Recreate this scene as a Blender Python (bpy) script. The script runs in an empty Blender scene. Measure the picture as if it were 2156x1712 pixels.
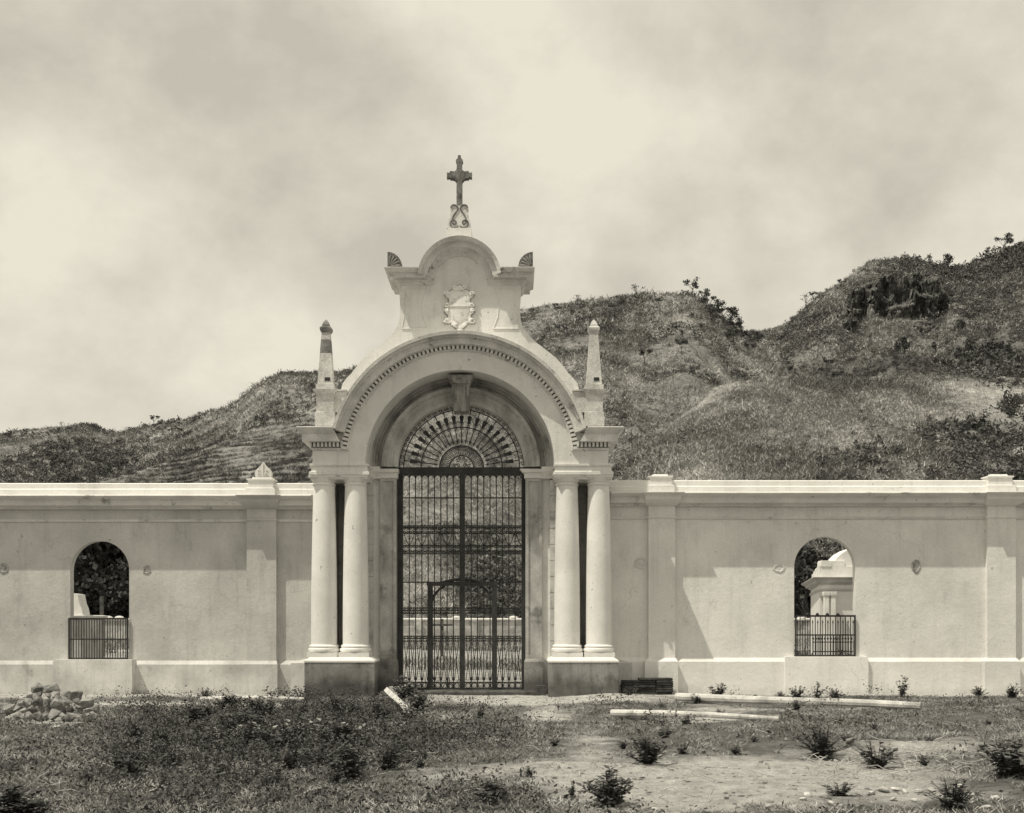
import bpy, math, random
import numpy as np
from mathutils import Vector, Matrix
C = bpy.context.scene
COL = C.collection
R = math.radians
rnd = random.Random(7)
rng = np.random.default_rng(11)

# ------------------------------------------------------------------ camera, sky, sun, exposure
F, CX, HY, EYE = 2430.0, 1078.0, 1310.0, 1.65      # focal length in photo units, centre, horizon, eye height (m)
cam = bpy.data.cameras.new('camera'); cam.sensor_width = 36; cam.lens = F/2156*36
cam.shift_y = (HY-856)/2156; cam.clip_end = 4000; cam.clip_start = .1
co = bpy.data.objects.new('camera', cam); COL.objects.link(co)
co.location = (0, 0, EYE); co.rotation_euler = (R(90), 0, 0); C.camera = co

LD = Vector((1.55, 1.0, -3.6)).normalized()         # direction sunlight travels
sun_el = math.asin(-LD.z); sun_az = math.atan2(-LD.x, -LD.y)
TINT = (1.0, .942, .79)                            # sepia light of the old print
w = bpy.data.worlds.new('World'); C.world = w; w.use_nodes = True
nt = w.node_tree; nt.nodes.clear()
def N(t, ty, **kw):
    n = t.nodes.new(ty)
    for k, v in kw.items(): setattr(n, k, v)
    return n
sky = N(nt, 'ShaderNodeTexSky'); sky.sky_type = 'NISHITA'; sky.sun_disc = False
sky.sun_elevation = sun_el; sky.sun_rotation = sun_az % (2*math.pi)
bw = N(nt, 'ShaderNodeRGBToBW'); nt.links.new(sky.outputs[0], bw.inputs[0])
tc = N(nt, 'ShaderNodeTexCoord')
mp = N(nt, 'ShaderNodeMapping'); mp.inputs['Scale'].default_value = (1.0, 1.0, 1.35); mp.inputs['Rotation'].default_value = (0, R(-20), 0)
mp.inputs['Location'].default_value = (4.3, 1.7, .9)
nt.links.new(tc.outputs['Generated'], mp.inputs['Vector'])
n1 = N(nt, 'ShaderNodeTexNoise'); n1.inputs['Scale'].default_value = 3.1; n1.inputs['Detail'].default_value = 9
n1.inputs['Roughness'].default_value = .5; n1.inputs['Distortion'].default_value = .15
nt.links.new(mp.outputs[0], n1.inputs['Vector'])
cr = N(nt, 'ShaderNodeValToRGB')
cr.color_ramp.elements[0].position = .415; cr.color_ramp.elements[0].color = (.58, .58, .58, 1)
cr.color_ramp.elements[1].position = .585; cr.color_ramp.elements[1].color = (.87, .87, .87, 1)
n2 = N(nt, 'ShaderNodeTexNoise'); n2.inputs['Scale'].default_value = 7; n2.inputs['Detail'].default_value = 8; n2.inputs['Roughness'].default_value = .6; n2.inputs['Distortion'].default_value = .1
nt.links.new(mp.outputs[0], n2.inputs['Vector'])
nm = N(nt, 'ShaderNodeMix'); nm.data_type = 'FLOAT'; nm.inputs[0].default_value = .33; nt.links.new(n1.outputs[0], nm.inputs[2]); nt.links.new(n2.outputs[0], nm.inputs[3])
nt.links.new(nm.outputs[0], cr.inputs[0])
m10 = N(nt, 'ShaderNodeMath', operation='MULTIPLY'); m10.inputs[1].default_value = 10.0
nt.links.new(cr.outputs[0], m10.inputs[0])
mx = N(nt, 'ShaderNodeMix'); mx.data_type = 'FLOAT'; mx.inputs[0].default_value = .92
nt.links.new(bw.outputs[0], mx.inputs[2]); nt.links.new(m10.outputs[0], mx.inputs[3])
cmb = N(nt, 'ShaderNodeVectorMath', operation='SCALE'); cmb.inputs[0].default_value = TINT
nt.links.new(mx.outputs[0], cmb.inputs['Scale'])
bg = N(nt, 'ShaderNodeBackground'); bg.inputs['Strength'].default_value = .1
nt.links.new(cmb.outputs[0], bg.inputs['Color'])
wo = N(nt, 'ShaderNodeOutputWorld'); nt.links.new(bg.outputs[0], wo.inputs[0])
sl = bpy.data.lights.new('sun', 'SUN'); sl.energy = 3.6; sl.angle = R(.5); sl.color = (1.0, .945, .80)
so = bpy.data.objects.new('sun', sl); COL.objects.link(so); so.rotation_euler = LD.to_track_quat('-Z', 'Y').to_euler(); so.location = (0, 0, 60)
C.view_settings.view_transform = 'Standard'; C.view_settings.look = 'None'; C.view_settings.exposure = 0.0; C.view_settings.gamma = 1

# ------------------------------------------------------------------ noise and coordinates
def X(px, Y): return (px-CX)*Y/F
def Z(py, Y): return EYE+(HY-py)*Y/F
def G(px, py):                                      # ground point
    Y = F*EYE/(py-HY); return X(px, Y), Y
_T = np.random.default_rng(3).random((256, 256))
def vn(x, y):
    xi = np.floor(x).astype(int); yi = np.floor(y).astype(int); fx = x-xi; fy = y-yi
    fx = fx*fx*(3-2*fx); fy = fy*fy*(3-2*fy)
    a = _T[xi & 255, yi & 255]; b = _T[(xi+1) & 255, yi & 255]; c = _T[xi & 255, (yi+1) & 255]; d = _T[(xi+1) & 255, (yi+1) & 255]
    return (a*(1-fx)+b*fx)*(1-fy)+(c*(1-fx)+d*fx)*fy
def fbm(x, y, o=4, g=.5):
    s = 0; a = 1; t = 0
    for i in range(o):
        s = s+a*vn(x*2**i+17.3*i, y*2**i+9.1*i); t += a; a *= g
    return s/t-.5

# ------------------------------------------------------------------ mesh builder
class MB:
    def __init__(s): s.v = []; s.f = []
    def add(s, vs, fs):
        o = len(s.v); s.v += [tuple(p) for p in vs]; s.f += [tuple(i+o for i in f) for f in fs]
    def loft(s, rings, closed=True, caps=True):     # rings of equal length
        n = len(rings[0]); vs = [p for r in rings for p in r]; fs = []
        for k in range(len(rings)-1):
            for i in range(n if closed else n-1):
                j = (i+1) % n; fs.append((k*n+i, k*n+j, (k+1)*n+j, (k+1)*n+i))
        if caps: fs.append(tuple(range(n))[::-1]); fs.append(tuple((len(rings)-1)*n+i for i in range(n)))
        s.add(vs, fs)
    def levels(s, L):                               # (z, x0, x1, y0, y1) stacked rectangles
        s.loft([[(x0, y0, z), (x1, y0, z), (x1, y1, z), (x0, y1, z)] for z, x0, x1, y0, y1 in L])
    def box(s, x0, x1, y0, y1, z0, z1): s.levels([(z0, x0, x1, y0, y1), (z1, x0, x1, y0, y1)])
    def extr(s, poly, y0, y1):                      # polygon in x-z through depth
        s.loft([[(x, y0, z) for x, z in poly], [(x, y1, z) for x, z in poly]])
    def arc(s, prof, cx, cz, a0, a1, n=64):         # closed profile of (radius, y) swept round an axis along y
        rings = []
        for k in range(n+1):
            a = a0+(a1-a0)*k/n; c, t = math.cos(a), math.sin(a)
            rings.append([(cx+r*c, y, cz+r*t) for r, y in prof])
        s.loft(rings)
    def lathe(s, cx, cy, prof, n=32):
        s.loft([[(cx+r*math.cos(2*math.pi*i/n), cy+r*math.sin(2*math.pi*i/n), z) for i in range(n)] for r, z in prof])
    def tube(s, pts, r, n=5):
        pts = [Vector(p) for p in pts]; rings = []; m = len(pts)
        for k, p in enumerate(pts):
            d = (pts[min(k+1, m-1)]-pts[max(k-1, 0)])
            d = d.normalized() if d.length > 1e-9 else Vector((0, 0, 1))
            up = Vector((0, 1, 0)) if abs(d.y) < .9 else Vector((1, 0, 0))
            a = d.cross(up).normalized(); b = d.cross(a)
            rr = r[k] if isinstance(r, (list, tuple)) else r
            rings.append([p+a*rr*math.cos(2*math.pi*i/n)+b*rr*math.sin(2*math.pi*i/n) for i in range(n)])
        s.loft(rings)
def finish(me, smooth=35):
    me.polygons.foreach_set('use_smooth', [True]*len(me.polygons)); me.set_sharp_from_angle(angle=R(smooth)); me.update()
def fixn(me):
    import bmesh
    b = bmesh.new(); b.from_mesh(me); bmesh.ops.recalc_face_normals(b, faces=b.faces); b.to_mesh(me); b.free()
def obj(name, mb, m, parent=None, loc=None):
    base = Vector((0, 0, 0))
    if parent is not None:
        p = parent
        while p is not None: base += p.location; p = p.parent
    elif loc is not None: base = Vector(loc)
    me = bpy.data.meshes.new(name); me.from_pydata([tuple(Vector(v)-base) for v in mb.v], [], mb.f)
    fixn(me); finish(me); me.materials.append(m)
    o = bpy.data.objects.new(name, me); COL.objects.link(o)
    if parent is not None: o.parent = parent
    elif loc is not None: o.location = loc
    return o
def tag(o, label=None, cat=None, group=None, kind=None):
    for k, v in (('label', label), ('category', cat), ('group', group), ('kind', kind)):
        if v: o[k] = v
    return o
def thing(name, loc, label, cat, group=None):
    o = bpy.data.objects.new(name, None); COL.objects.link(o); o.location = loc; o.empty_display_size = .2
    return tag(o, label, cat, group)
def copy_tree(o, parent=None):
    c = o.copy(); COL.objects.link(c)
    if parent is not None: c.parent = parent
    for ch in list(o.children): copy_tree(ch, c)
    return c
def npmesh(name, V, Q, m, smooth=False):            # many quads
    me = bpy.data.meshes.new(name); n = len(Q)
    me.vertices.add(len(V)); me.vertices.foreach_set('co', V.astype(np.float32).ravel())
    me.loops.add(n*4); me.loops.foreach_set('vertex_index', Q.astype(np.int32).ravel())
    me.polygons.add(n); me.polygons.foreach_set('loop_start', np.arange(0, n*4, 4, dtype=np.int32))
    try: me.polygons.foreach_set('loop_total', np.full(n, 4, dtype=np.int32))
    except Exception: pass
    me.update(calc_edges=True); me.polygons.foreach_set('use_smooth', [smooth]*n)
    me.materials.append(m); me.validate()
    return me
def nobj(name, me, parent=None):
    o = bpy.data.objects.new(name, me); COL.objects.link(o)
    if parent is not None: o.parent = parent
    return o
def scatter(temps, P, S, A, sz=None):               # templates (V, Q) placed at P with scale S and turn A
    Vs, Qs, off = [], [], 0; idx = rng.integers(0, len(temps), len(P))
    for t, (V, Q) in enumerate(temps):
        I = np.where(idx == t)[0]
        if not len(I): continue
        c, s_ = np.cos(A[I])[:, None], np.sin(A[I])[:, None]; S_ = S[I][:, None]
        zz = S_ if sz is None else S_*sz[I][:, None]
        x = (V[None, :, 0]*c-V[None, :, 1]*s_)*S_+P[I, 0][:, None]
        y = (V[None, :, 0]*s_+V[None, :, 1]*c)*S_+P[I, 1][:, None]
        z = V[None, :, 2]*zz+P[I, 2][:, None]
        Vs.append(np.stack([x, y, z], -1).reshape(-1, 3))
        Qs.append((Q[None]+(np.arange(len(I))*len(V))[:, None, None]+off).reshape(-1, 4)); off += len(I)*len(V)
    return np.concatenate(Vs), np.concatenate(Qs)

# ------------------------------------------------------------------ materials
def mat(name, lo, hi, scale=2.0, detail=6, stretch=(1, 1, 1), bump=.3, bscale=40, rough=.9, spec=.2, stain=None, stscale=.6, stthr=.55,
        stw=.12, ststretch=(1, 1, 1), grain=.12, gscale=55, p0=.35, p1=.65, foot=None, bdist=.02, objc=False, joint=None, streak=0, pits=0, crack=0):
    m = bpy.data.materials.new(name); m.use_nodes = True; t = m.node_tree; t.nodes.clear()
    L = t.links.new
    out = N(t, 'ShaderNodeOutputMaterial'); b = N(t, 'ShaderNodeBsdfPrincipled'); L(b.outputs[0], out.inputs[0])
    b.inputs['Roughness'].default_value = rough; b.inputs['Specular IOR Level'].default_value = spec
    g = N(t, 'ShaderNodeNewGeometry'); pos = g.outputs['Position']
    if objc:
        g2 = N(t, 'ShaderNodeTexCoord'); pos = g2.outputs['Object']
    def noise(sc, st, d=5, ro=.6, off=0):
        mp = N(t, 'ShaderNodeMapping'); mp.inputs['Scale'].default_value = st; mp.inputs['Location'].default_value = (off, off*.7, off*1.3)
        L(pos, mp.inputs[0]); n = N(t, 'ShaderNodeTexNoise'); n.inputs['Scale'].default_value = sc
        n.inputs['Detail'].default_value = d; n.inputs['Roughness'].default_value = ro; L(mp.outputs[0], n.inputs['Vector']); return n.outputs[0]
    def mul(a, bb):
        x = N(t, 'ShaderNodeMath', operation='MULTIPLY')
        for i, q in enumerate((a, bb)):
            if hasattr(q, 'links'): L(q, x.inputs[i])
            else: x.inputs[i].default_value = q
        return x.outputs[0]
    def mr(a, f0, f1, t0, t1):
        x = N(t, 'ShaderNodeMapRange'); L(a, x.inputs[0])
        for i, q in enumerate((f0, f1, t0, t1)): x.inputs[i+1].default_value = q
        return x.outputs[0]
    v = mr(noise(scale, stretch, detail), p0, p1, lo, hi)
    if grain: v = mul(v, mr(noise(gscale, (1, 1, 1), 2, .7, 5), .3, .7, 1-grain, 1+grain))
    if stain is not None:
        sn = noise(stscale, ststretch, 7, .68, 11); f = mr(sn, stthr, stthr+stw, 1.0, stain); v = mul(v, f)
    if streak: v = mul(v, mr(noise(1.5, (4.5, 1, .3), 6, .65, 21), .52, .72, 1.0, 1-streak)); v = mul(v, mr(noise(.35, (1, 1, 1), 4, .6, 31), .35, .65, 1-streak*.6, 1.04))
    if pits: v = mul(v, mr(noise(7.5, (1, 1, 1), 3, .6, 41), .69, .73, 1, 1-pits)); v = mul(v, mr(noise(26, (1, 1, 1), 2, .6, 47), .70, .76, 1, 1-pits))
    if crack:
        va = N(t, 'ShaderNodeTexNoise'); va.inputs['Scale'].default_value = 2.2; va.inputs['Detail'].default_value = 6; L(pos, va.inputs['Vector'])
        vm = N(t, 'ShaderNodeVectorMath', operation='MULTIPLY_ADD'); L(va.outputs['Color'], vm.inputs[0]); vm.inputs[1].default_value = (.9, .9, .9); L(pos, vm.inputs[2])
        vo = N(t, 'ShaderNodeTexVoronoi', feature='DISTANCE_TO_EDGE'); vo.inputs['Scale'].default_value = .5; L(vm.outputs[0], vo.inputs['Vector'])
        ck = mr(vo.outputs['Distance'], .002, .010, 1, 0); ck = mul(ck, mr(noise(.8, (1, 1, 1), 3, .6, 53), .5, .58, 0, 1)); v = mul(v, mr(ck, 0, 1, 1, 1-crack))
    if foot is not None:                            # damp staining with a ragged upper edge: (z of edge, softness, factor)
        sep = N(t, 'ShaderNodeSeparateXYZ'); L(g.outputs['Position'], sep.inputs[0])
        ad = N(t, 'ShaderNodeMath', operation='ADD'); L(sep.outputs[2], ad.inputs[0]); L(mr(noise(3.5, (1, 1, .35), 6, .7, 3), 0, 1, -.35, .35), ad.inputs[1])
        v = mul(v, mr(ad.outputs[0], foot[0]-foot[1], foot[0]+foot[1], foot[2], 1.0))
    if joint is not None:                           # thin masonry joints (height, darkening)
        sep = N(t, 'ShaderNodeSeparateXYZ'); L(g.outputs['Position'], sep.inputs[0])
        mo = N(t, 'ShaderNodeMath', operation='MODULO'); L(sep.outputs[2], mo.inputs[0]); mo.inputs[1].default_value = joint[0]
        lt = N(t, 'ShaderNodeMath', operation='LESS_THAN'); L(mo.outputs[0], lt.inputs[0]); lt.inputs[1].default_value = .022
        v = mul(v, mr(lt.outputs[0], 0, 1, 1, joint[1]))
    cb = N(t, 'ShaderNodeCombineColor'); L(v, cb.inputs[0]); L(mul(v, .985), cb.inputs[1]); L(mul(v, .95), cb.inputs[2])
    L(cb.outputs[0], b.inputs['Base Color'])
    if bump:
        bn = N(t, 'ShaderNodeBump'); bn.inputs['Strength'].default_value = bump; bn.inputs['Distance'].default_value = bdist
        L(noise(bscale, (1, 1, 1), 6, .65, 2), bn.inputs['Height']); L(bn.outputs[0], b.inputs['Normal'])
    return m
M = {}
M['lime'] = mat('limewashed_plaster', .72, .85, .9, bump=.5, bscale=9, crack=.13, foot=(.0, .16, .74), streak=.10, pits=.35, stain=.88, stscale=1.3, stthr=.56, ststretch=(1, 1, .5), grain=.1)
M['limeL'] = mat('greyer_plaster', .50, .64, .8, bump=.5, bscale=9, crack=.13, foot=(.0, .16, .74), streak=.13, pits=.4, stain=.84, stscale=1.1, stthr=.55, ststretch=(1, 1, .5), grain=.11)
M['plinth'] = mat('plinth_plaster', .46, .72, 1.1, crack=.15, foot=(.0, .16, .74), streak=.14, pits=.5, bump=.5, bscale=7, stain=.72, stscale=1.9, stthr=.57, grain=.13)
M['trim'] = mat('weathered_trim', .62, .78, 1.5, pits=.5, bump=.4, bscale=14, stain=.5, stscale=2.2, stthr=.58, stw=.1, ststretch=(1, 1, .8), grain=.12)
M['gate'] = mat('gate_plaster', .68, .82, 1.0, crack=.15, bump=.45, bscale=10, streak=.10, pits=.5, stain=.82, stscale=1.6, stthr=.57, ststretch=(1, 1, .6), grain=.1)
M['column'] = mat('column_stucco', .72, .84, 1.2, streak=.08, pits=.45, bump=.25, bscale=14, stain=.88, stscale=1.4, stthr=.58, grain=.09)
M['cornice'] = mat('stained_cornice', .54, .76, 2.4, pits=.7, bump=.5, bscale=12, stain=.4, stscale=3.2, stthr=.60, stw=.08, grain=.18)
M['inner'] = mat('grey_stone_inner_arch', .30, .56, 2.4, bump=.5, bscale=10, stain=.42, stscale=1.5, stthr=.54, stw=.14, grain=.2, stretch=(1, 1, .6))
M['key'] = mat('dark_streaked_keystone', .16, .42, 5, stretch=(2.2, 1, .5), bump=.5, bscale=14, stain=.4, stscale=2.6, stthr=.52, grain=.2)
M['pier'] = mat('jointed_pier_masonry', .50, .68, 1.4, bump=.4, bscale=10, stain=.7, stscale=2, grain=.12)
M['ped'] = mat('stained_pedestal_stone', .22, .38, 1.6, streak=.3, pits=.5, bump=.5, bscale=10, stain=.62, stscale=2.2, stthr=.54, grain=.22, foot=(.38, .14, .45))
M['stonecross'] = mat('dark_mossy_stone', .10, .26, 9, bump=.6, bscale=25, grain=.25, gscale=40, stain=.5, stscale=4)
M['obelisk'] = mat('obelisk_stone', .42, .66, 3.0, bump=.6, bscale=18, stain=.45, stscale=2.2, stthr=.60, stw=.08, grain=.2, gscale=30)
M['obtop'] = mat('blackened_obelisk_top', .10, .28, 4, bump=.5, bscale=20, grain=.25)
M['crest'] = mat('bleached_relief', .78, .9, 5, bump=.5, bscale=25, stain=.55, stscale=7, stthr=.56, stw=.06, grain=.14)
M['iron'] = mat('black_iron', .02, .045, 6, bump=.2, bscale=60, rough=.6, spec=.35, grain=.2)
M['irongrey'] = mat('weathered_dark_iron', .02, .05, 8, bump=.2, bscale=60, rough=.7, spec=.3, grain=.2)
M['scar'] = mat('exposed_render_patch', .22, .5, 9, bump=.9, bscale=22, grain=.25)
M['wood'] = mat('sunbleached_timber', .36, .66, 3, stretch=(1, 1, 1), bump=.5, bscale=30, grain=.2, stain=.5, stscale=3, objc=True)
M['wooddark'] = mat('dark_old_timber', .05, .13, 4, bump=.6, bscale=30, grain=.25)
M['woodend'] = mat('pale_sawn_timber', .42, .6, 3, bump=.4, bscale=30, grain=.15)
M['rock'] = mat('field_stone', .12, .46, 4, bump=1.0, bscale=14, bdist=.05, grain=.25, stain=.5, stscale=3)
M['cobble'] = mat('pale_river_cobble', .32, .58, 3, bump=.5, bscale=20, grain=.2)
M['brick'] = mat('dark_fired_slab', .03, .08, 6, bump=.8, bscale=25, grain=.3)
M['white'] = mat('whitewashed_tomb', .68, .84, 1.6, bump=.3, bscale=10, grain=.08, stain=.85)
M['tombg'] = mat('grey_tomb_plaster', .42, .6, 1.6, bump=.3, bscale=10, grain=.12, stain=.7)
M['backwall'] = mat('rubble_back_wall', .26, .58, .9, detail=8, bump=.5, bscale=3, grain=.2, gscale=8, stain=.5, stscale=1.2)
M['coping'] = mat('pale_wall_coping', .55, .75, 1, bump=.3, bscale=8, grain=.1)
M['grass'] = mat('dry_grass', .10, .44, 1.3, bump=0, grain=.5, gscale=14, rough=.8, p0=.36, p1=.66)
M['weed'] = mat('dusty_weed_leaf', .035, .12, 1.1, bump=0, grain=.4, gscale=14, rough=.7, spec=.3)
M['weedpale'] = mat('pale_weed_leaf', .14, .32, 1.4, bump=0, grain=.4, gscale=14, rough=.7, spec=.3)
M['stem'] = mat('plant_stem', .06, .12, 3, bump=0)
M['bark'] = mat('tree_bark', .07, .14, 2, bump=0)
M['scrub'] = mat('hillside_scrub', .045, .19, .04, detail=8, bump=0, grain=.4, gscale=.9, p0=.3, p1=.7)
M['drygrass'] = mat('hillside_dry_grass', .20, .50, .05, detail=9, bump=0, grain=.4, gscale=.8, p0=.36, p1=.66)
M['crown'] = mat('dark_tree_leaves', .03, .09, .4, bump=0, grain=.45, gscale=2.5)
M['twig'] = mat('bleached_twigs', .3, .5, 3, bump=0)

def ground_mat():
    m = bpy.data.materials.new('trodden_soil'); m.use_nodes = True; t = m.node_tree; t.nodes.clear(); L = t.links.new
    out = N(t, 'ShaderNodeOutputMaterial'); b = N(t, 'ShaderNodeBsdfPrincipled'); L(b.outputs[0], out.inputs[0])
    b.inputs['Roughness'].default_value = .95; b.inputs['Specular IOR Level'].default_value = .1
    g = N(t, 'ShaderNodeNewGeometry'); at = N(t, 'ShaderNodeAttribute', attribute_name='soil')
    def noise(sc, d, ro, st=(1, 1, 1)):
        mp = N(t, 'ShaderNodeMapping'); mp.inputs['Scale'].default_value = st; L(g.outputs['Position'], mp.inputs[0])
        n = N(t, 'ShaderNodeTexNoise'); n.inputs['Scale'].default_value = sc; n.inputs['Detail'].default_value = d; n.inputs['Roughness'].default_value = ro
        L(mp.outputs[0], n.inputs['Vector']); return n.outputs[0]
    def mr(a, f0, f1, t0, t1):
        x = N(t, 'ShaderNodeMapRange'); L(a, x.inputs[0])
        for i, q in enumerate((f0, f1, t0, t1)): x.inputs[i+1].default_value = q
        return x.outputs[0]
    def op(o, a, c):
        x = N(t, 'ShaderNodeMath', operation=o); L(a, x.inputs[0])
        if hasattr(c, 'links'): L(c, x.inputs[1])
        else: x.inputs[1].default_value = c
        return x.outputs[0]
    s = mr(op('ADD', at.outputs['Fac'], mr(noise(1.6, 8, .7), 0, 1, -.55, .55)), .32, .70, .17, .58)
    s = op('MULTIPLY', s, mr(noise(4, 9, .75), .32, .68, .6, 1.35))
    s = op('MULTIPLY', s, mr(noise(45, 4, .8), .3, .7, .7, 1.28))
    vo = N(t, 'ShaderNodeTexVoronoi'); vo.inputs['Scale'].default_value = 22; L(g.outputs['Position'], vo.inputs['Vector'])
    s = op('MULTIPLY', s, mr(vo.outputs['Distance'], .08, .2, .72, 1.0))
    cb = N(t, 'ShaderNodeCombineColor'); L(s, cb.inputs[0]); L(op('MULTIPLY', s, .985), cb.inputs[1]); L(op('MULTIPLY', s, .95), cb.inputs[2]); L(cb.outputs[0], b.inputs['Base Color'])
    bn = N(t, 'ShaderNodeBump'); bn.inputs['Strength'].default_value = 1.0; bn.inputs['Distance'].default_value = .09
    L(noise(9, 10, .8), bn.inputs['Height']); L(bn.outputs[0], b.inputs['Normal'])
    return m
def hill_mat(name, lo, hi, sc, ribs=False, rock=True):
    m = bpy.data.materials.new(name); m.use_nodes = True; t = m.node_tree; t.nodes.clear(); L = t.links.new
    out = N(t, 'ShaderNodeOutputMaterial'); b = N(t, 'ShaderNodeBsdfPrincipled'); L(b.outputs[0], out.inputs[0])
    b.inputs['Roughness'].default_value = 1; b.inputs['Specular IOR Level'].default_value = .05
    g = N(t, 'ShaderNodeNewGeometry')
    def noise(sc, d, ro, st=(1, 1, 1), off=0):
        mp = N(t, 'ShaderNodeMapping'); mp.inputs['Scale'].default_value = st; mp.inputs['Location'].default_value = (off, off, off); L(g.outputs['Position'], mp.inputs[0])
        n = N(t, 'ShaderNodeTexNoise'); n.inputs['Scale'].default_value = sc; n.inputs['Detail'].default_value = d; n.inputs['Roughness'].default_value = ro
        L(mp.outputs[0], n.inputs['Vector']); return n.outputs[0]
    def mr(a, f0, f1, t0, t1):
        x = N(t, 'ShaderNodeMapRange'); L(a, x.inputs[0])
        for i, q in enumerate((f0, f1, t0, t1)): x.inputs[i+1].default_value = q
        return x.outputs[0]
    def op(o, a, c):
        x = N(t, 'ShaderNodeMath', operation=o); L(a, x.inputs[0]); L(c, x.inputs[1]) if hasattr(c, 'links') else setattr(x.inputs[1], 'default_value', c); return x.outputs[0]
    s = mr(noise(sc, 10, .72), .35, .62, lo, hi)
    s = op('MULTIPLY', s, mr(noise(.35, 6, .75, (1, 1, 1), 4), .3, .7, .6, 1.35))
    s = op('MULTIPLY', s, mr(noise(1.6, 3, .7, (1, 1, 1), 9), .3, .7, .7, 1.3))
    if rock:                                        # bare dark rock where the ground is too steep for soil
        sep = N(t, 'ShaderNodeSeparateXYZ'); L(g.outputs['True Normal'], sep.inputs[0])
        f = mr(sep.outputs[2], .36, .58, 1, 0); rc = mr(noise(.3, 10, .8, (1, 1, 1), 2), .38, .62, .03, .24)
        mx = N(t, 'ShaderNodeMix'); mx.data_type = 'FLOAT'; L(f, mx.inputs[0]); L(s, mx.inputs[2]); L(rc, mx.inputs[3]); s = mx.outputs[0]
    cb = N(t, 'ShaderNodeCombineColor'); L(s, cb.inputs[0]); L(op('MULTIPLY', s, .985), cb.inputs[1]); L(op('MULTIPLY', s, .95), cb.inputs[2]); L(cb.outputs[0], b.inputs['Base Color'])
    bn = N(t, 'ShaderNodeBump'); bn.inputs['Strength'].default_value = .8; bn.inputs['Distance'].default_value = 1.2
    L(noise(.3, 8, .75), bn.inputs['Height']); L(bn.outputs[0], b.inputs['Normal'])
    return m

# ------------------------------------------------------------------ ground
def blob(px, py, cx, cy, rx, ry): return np.exp(-(((px-cx)/rx)**2+((py-cy)/ry)**2))
def bare(x, y):                                     # 1 = bare trodden soil, 0 = overgrown
    yy = np.maximum(y, 2.0); px = CX+x*F/yy; py = HY+EYE*F/yy
    b = .16+0*x
    b = b+1.0*blob(px, py, 1640, 1640, 350, 50)+.9*blob(px, py, 1430, 1665, 210, 45)
    b = b+.9*blob(px, py, 1080, 1474, 200, 9)+.6*blob(px, py, 1150, 1502, 60, 16)+.42*blob(px, py, 1240, 1560, 70, 40)
    b = b+.34*blob(px, py, 1130, 1620, 150, 30)+.4*blob(px, py, 1320, 1474, 150, 10)+.35*blob(px, py, 900, 1625, 130, 22)
    b = b+.45*blob(px, py, 1950, 1575, 170, 14)+.35*blob(px, py, 900, 1500, 60, 10)+.25*blob(px, py, 1500, 1500, 80, 30)
    b = b-.35*blob(px, py, 1780, 1670, 120, 14)-.35*blob(px, py, 1040, 1690, 90, 24)
    b = b+.42*blob(px, py, 1690, 1494, 270, 6)+.42*blob(px, py, 1460, 1513, 190, 6)+.4*blob(px, py, 1950, 1674, 150, 14)
    b = b+.5*blob(px, py, 105, 1508, 110, 16)
    b = b+.6*blob(px, py, 250, 1477, 320, 7)+.6*blob(px, py, 530, 1484, 130, 9)
    b = b-.3*blob(px, py, 600, 1550, 230, 60)
    b = b+.6*np.clip((y-25.3)/1.0, 0, 1)
    inside = (y > 27.4)
    b = np.where(inside, .45+.5*fbm(x*.09+3, y*.05, 4), b)
    return np.clip(b, 0, 1)
def gz(x, y):
    x = np.asarray(x, float); y = np.asarray(y, float)
    near = 1/(1+np.exp((y-26.0)*2.2))
    z = fbm(x*.35, y*.35, 4)*.16*near+fbm(x*2.2, y*2.2, 4)*.05*near
    yy = np.maximum(y, 2); px = CX+x*F/yy; py = HY+EYE*F/yy
    z = z+fbm(x*.9, y*2.6, 4)*.10*near
    z = z-.05*blob(px, py, 1640, 1640, 330, 45)+.06*blob(px, py, 1980, 1570, 200, 10)+.07*blob(px, py, 1020, 1680, 120, 26)
    z = z+.08*blob(px, py, 1280, 1470, 90, 8)*1.0
    z = z+np.where(y > 28, fbm(x*.08, y*.08, 3)*.35*np.clip((y-28)/30, 0, 1), 0)
    z = z-.05*np.clip(-x/10, -1, 1)*near
    return z-.02
def spaced(a, b, d0, g, lim):
    r = [a]; d = d0
    while r[-1] < b:
        r.append(r[-1]+d)
        if r[-1] > lim: d *= g
    return r
xp = spaced(0, 2500, .11, 1.09, 14); xs = np.array([-v for v in xp[:0:-1]]+xp)
ys = np.array([-2500, -1500, -800, -400, -200, -100, -50, -20, -8, -2, 2, 5, 7]+spaced(8.2, 2500, .11, 1.045, 28))
XX, YY = np.meshgrid(xs, ys); ZZ = gz(XX, YY)
V = np.stack([XX, YY, ZZ], -1).reshape(-1, 3); nx, ny = len(xs), len(ys)
i0 = (np.arange(ny-1)[:, None]*nx+np.arange(nx-1)[None]).ravel(); Q = np.stack([i0, i0+1, i0+nx+1, i0+nx], -1)
me = npmesh('ground', V, Q, ground_mat(), True)
at = me.attributes.new('soil', 'FLOAT', 'POINT'); at.data.foreach_set('value', bare(XX, YY).ravel().astype(np.float32))
tag(nobj('ground', me), 'dry trodden earth with weeds in front of the cemetery gate', None, None, 'structure')

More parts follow.
